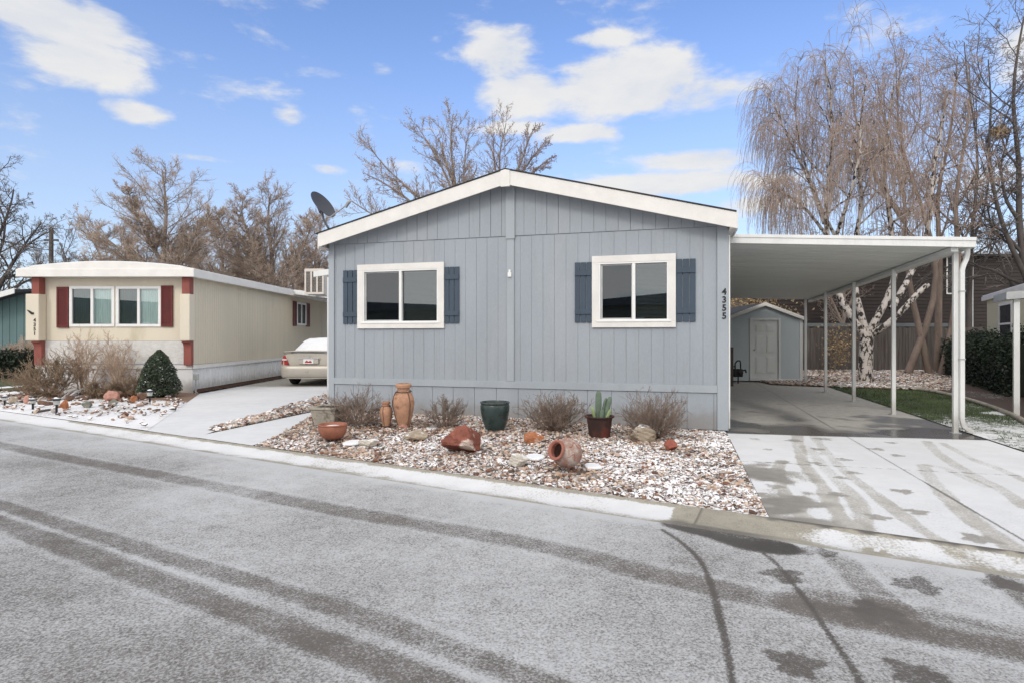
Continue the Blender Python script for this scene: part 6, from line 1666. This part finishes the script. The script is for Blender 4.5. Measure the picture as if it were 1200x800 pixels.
flat_slab(402, 424, 514, 520, 'flat snow topped slab just behind the low cream stone', 1, 'snow', .03)
flat_slab(616, 638, 530, 537, 'thin white slab between the orange stone and the fallen jug', 2, 'snow')
flat_slab(683, 706, 541, 547.5, 'thin white slab right of the fallen jug', 3, 'snow')
flat_slab(500, 514, 497, 502, 'small snowy slab behind the tan stone', 4, 'snow', .05)
for i, (a, b, c, d, m, lab) in enumerate([
    (117, 135, 457.5, 472, 'pinkrock', 'pointed salmon pink rock below the tan bushes'),
    (124, 137, 467, 476, 'greyrock', 'grey rock touching the salmon pink rock'),
    (68, 77, 467.5, 481, 'orangerock', 'squarish orange brown rock beside the third path light from the left'),
    (26, 33, 462.5, 474, 'pinkrock', 'narrow pink rock standing left of the second path light'),
    (8, 18, 464, 474, 'tanrock', 'grey tan rock beside the leftmost path light'),
    (40, 56, 469, 477, 'brownrock', 'low brown rock right of the second path light'),
    (150, 158, 463, 473, 'orangerock', 'small orange brown rock left of the rightmost path light'),
    (158, 172, 460, 470, 'brownrock', 'brown flat topped rock just left of the rightmost path light'),
    (92, 105, 470, 479, 'greyrock', 'greenish flat rock near the kerb in the rock garden'),
    (132, 144, 458, 468, 'brownrock', 'brown rock behind and right of the salmon pink rock'),
    (90, 101, 463, 471, 'brownrock', 'brown rock at the tips of the fallen fronds'),
    (74, 84, 462, 472, 'brownrock', 'dark brown rock behind the squarish orange brown rock'),
    (22, 40, 458, 464, 'brownrock', 'long low brown rock at the foot of the dense brown bush')]):
    rock('rock', a, b, c, d, m, lab, 40 + i, group=GN, point=.35 if i == 0 else 0)
flat_slab(48, 58, 477, 482, 'dark flat round disc lying near the kerb in the rock garden', 6, 'barkdark', .01, group=GN)
# stepping stones and fronds
for i, (a, b, c, d, lab) in enumerate([(2, 22, 450.5, 455, 'far snowy stepping stone at the left edge'), (0, 28, 457, 462, 'near snowy stepping stone at the left edge')]):
    flat_slab(a, b, c, d, lab, 20 + i, 'snow', .03, group='snowy stepping stones')
fr = empty('fallen_frond', P(86, 468, 0), 'long pale snow covered fronds lying beneath the tan bushes', 'plant')
m_ = MB()
for (x0, y0, x1, y1, h_) in ((72, 467, 93, 457, .12), (76, 468, 105, 457, .16), (74, 470, 103, 461, .05)):
    p0, p1 = P(x0, y0, .02) - fr.location, P(x1, y1, .1) - fr.location
    vs = []; fs = []
    for q in range(9):
        t = q / 8; p = p0.lerp(p1, t); z = .04 + h_ * math.sin(t * 1.9); w_ = .045 * (1 - .5 * abs(2 * t - 1))
        vs += [(p.x, p.y - w_, z), (p.x, p.y + w_, z), (p.x, p.y + w_, z - .025), (p.x, p.y - w_, z - .025)]
    for q in range(8):
        for k in range(4): fs.append((q * 4 + k, q * 4 + (k + 1) % 4, q * 4 + 4 + (k + 1) % 4, q * 4 + 4 + k))
    fs += [(3, 2, 1, 0), (32, 33, 34, 35)]; m_.add(vs, fs)
m_.build('leaf', 'roofsnow', fr)
# path lights
def plight(px, py, h, label):
    t_ = empty('path_light', P(px, py, 0), label, 'path light', 'solar path lights along the rock garden')
    m_ = MB(); m_.lathe([(.020, 0), (.020, h * .55), (.03, h * .56), (.03, h * .60), (.001, h * .60)], 10); m_.build('stake', 'black', t_)
    m_ = MB(); m_.lathe([(.045, h * .60), (.05, h * .64), (.062, h * .84), (.001, h * .86)], 12); m_.build('lantern', 'glow', t_, smooth='auto')
    m_ = MB(); m_.lathe([(.085, h * .86), (.09, h * .88), (.05, h * .96), (.001, h)], 12); m_.build('cap', 'black', t_, smooth='auto')
    m_ = MB(); m_.lathe([(.078, h * .885), (.045, h * .975), (.001, h * 1.03)], 12); m_.build('snow_cap', 'snow', t_, smooth='auto')
plight(175.5, 474, .34, 'black path light in front of the cone shaped evergreen, rightmost of four')
plight(66.3, 485.5, .33, 'black path light nearest the kerb, third from the left')
plight(38.5, 480.5, .25, 'small black path light, second from the left')
plight(5.5, 476, .24, 'small black path light at the left picture edge')

# ================================================================== SKY, SUN, CAMERA
w = bpy.data.worlds.new('World'); sc.world = w
t = NT(w)
tc = t.new('ShaderNodeTexCoord').outputs['Generated']
SUN_EL, SUN_AZ = 34.0, 205.0       # azimuth from +Y clockwise: behind the camera, a little to the left
sky = t.n.new('ShaderNodeTexSky'); sky.sky_type = 'NISHITA'; sky.sun_disc = False
sky.sun_elevation = R(SUN_EL); sky.sun_rotation = R(SUN_AZ); sky.altitude = 1300; sky.air_density = 1.0; sky.dust_density = .6; sky.ozone_density = 1.5
hs_ = t.new('ShaderNodeHueSaturation'); hs_.inputs['Saturation'].default_value = SKY_SAT; hs_.inputs['Value'].default_value = SKY_VAL; t.l.new(sky.outputs[0], hs_.inputs['Color'])
sx = t.new('ShaderNodeSeparateXYZ'); t.l.new(tc, sx.inputs[0])
az = t.math('ARCTAN2', sx.outputs[0], sx.outputs[1]); el = t.math('ARCSINE', sx.outputs[2])
wv = t.scalevec(tc, (1, 1, 2.6))
n1 = t.noise(wv, 5.2, 7, .58, .25); n2 = t.noise(wv, 14, 6, .6, .2); n3 = t.noise(wv, 2.2, 4, .5)
def px_dir(px, py):
    v = Vector(((px - 600) / F, 1, (HY - py) / F)).normalized(); return math.atan2(v.x, v.y), math.asin(v.z)
field = None
for (px, py, rx, ry, k) in [(70, 25, 138, 46, 1.12), (100, 72, 112, 36, 1.0), (20, 10, 90, 40, 1), (160, 133, 52, 16, .85), (342, 137, 34, 15, .70), (447, 78, 26, 14, .66), (590, 66, 62, 40, .98), (612, 108, 74, 34, .95), (740, 100, 135, 46, 1.12), (820, 112, 90, 30, .9), (716, 46, 60, 12, .7),
                          (690, 156, 75, 13, .85), (830, 186, 125, 18, .9), (790, 216, 165, 20, .95), (382, 198, 34, 9, .7), (240, 186, 60, 7, .62), (600, 150, 60, 10, .55), (910, 240, 130, 16, .6), (1200, 60, 60, 40, .7), (1180, 210, 120, 30, .55), (480, 195, 40, 10, .5)]:
    a0_, e0_ = px_dir(px, py); ra, re = rx / F * math.cos(a0_) ** 2 * .92, ry / F * math.cos(a0_) * .95
    dx_ = t.math('DIVIDE', t.math('SUBTRACT', az, a0_), ra); dy_ = t.math('DIVIDE', t.math('SUBTRACT', el, e0_), re)
    d2 = t.math('SQRT', t.math('ADD', t.math('MULTIPLY', dx_, dx_), t.math('MULTIPLY', dy_, dy_)))
    v = t.math('MULTIPLY', t.math('SUBTRACT', 1.08, d2), k)
    v = t.math('MINIMUM', v, k * .75)
    field = v if field is None else t.math('SMOOTH_MAX', field, v, .12)
back = t.ramp(sx.outputs[1], -.15, .25, 1, 0)       # unseen half of the sky, clouded over to give neutral fill light
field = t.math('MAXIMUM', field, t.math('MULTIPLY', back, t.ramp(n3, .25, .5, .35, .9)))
field = t.math('MAXIMUM', field, t.ramp(sx.outputs[2], .52, .75, 0, .8))  # clouds added overhead, out of view, to keep the fill light neutral
f = t.math('ADD', field, t.math('MULTIPLY', t.math('SUBTRACT', n1, .5), 1.9))
f = t.math('ADD', f, t.math('MULTIPLY', t.math('SUBTRACT', n2, .5), .8))
cov = t.ramp(f, .12, .62)
shade = t.ramp(t.math('ADD', n1, t.math('MULTIPLY', n2, .3)), .48, .85)
cc = t.mix(shade, tuple(x * CLOUD for x in (.84, .87, .92)), tuple(x * CLOUD for x in (1.0, .985, .96)))
tint = t.mix(t.ramp(sx.outputs[2], 0.0, .5), (.80, .77, .80), (.86, .90, 1.04))
mm_ = t.n.new('ShaderNodeMix'); mm_.data_type = 'RGBA'; mm_.blend_type = 'MULTIPLY'; mm_.inputs[0].default_value = 1
t.l.new(hs_.outputs[0], mm_.inputs[6]); t.l.new(tint, mm_.inputs[7])
hz = t.mix(t.ramp(sx.outputs[2], -.02, .50, .65, 0), mm_.outputs[2], tuple(x * 6.2 for x in (.66, .78, .93)))
back_fill = t.math('MULTIPLY_ADD', back, .75, 1.0)       # unseen clouds behind the camera brightened, added as fill light for the carport
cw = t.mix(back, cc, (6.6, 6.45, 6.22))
cs = t.n.new('ShaderNodeVectorMath'); cs.operation = 'SCALE'; t.l.new(cw, cs.inputs[0]); t.l.new(back_fill, cs.inputs['Scale'])
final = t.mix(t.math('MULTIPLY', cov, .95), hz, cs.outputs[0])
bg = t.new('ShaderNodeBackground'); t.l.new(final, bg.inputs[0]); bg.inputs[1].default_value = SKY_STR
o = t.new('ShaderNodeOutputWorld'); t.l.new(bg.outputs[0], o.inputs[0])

sun = bpy.data.lights.new('sun', 'SUN'); sun.energy = SUN_E; sun.angle = R(14); sun.color = (1, .95, .88)
so = bpy.data.objects.new('sun', sun); COL.objects.link(so)
az_, el_ = R(SUN_AZ), R(SUN_EL)
sd3 = Vector((math.sin(az_) * math.cos(el_), math.cos(az_) * math.cos(el_), math.sin(el_)))
so.rotation_euler = sd3.to_track_quat('Z', 'Y').to_euler()
cam = bpy.data.cameras.new('camera'); cam.sensor_width = 36; cam.lens = F / 1200 * 36; cam.clip_end = 4000; cam.clip_start = .05
cam.shift_y = (HY - 400) / 1200
co = bpy.data.objects.new('camera', cam); COL.objects.link(co); co.location = (0, 0, H); co.rotation_euler = (R(90), 0, 0)
sc.camera = co
sc.view_settings.view_transform = 'Standard'; sc.view_settings.look = 'None'; sc.view_settings.exposure = EXPO; sc.view_settings.gamma = 1
sc.view_settings.use_curve_mapping = False
sc.cycles.max_bounces = 6; sc.cycles.transparent_max_bounces = 12; sc.cycles.use_denoising = True
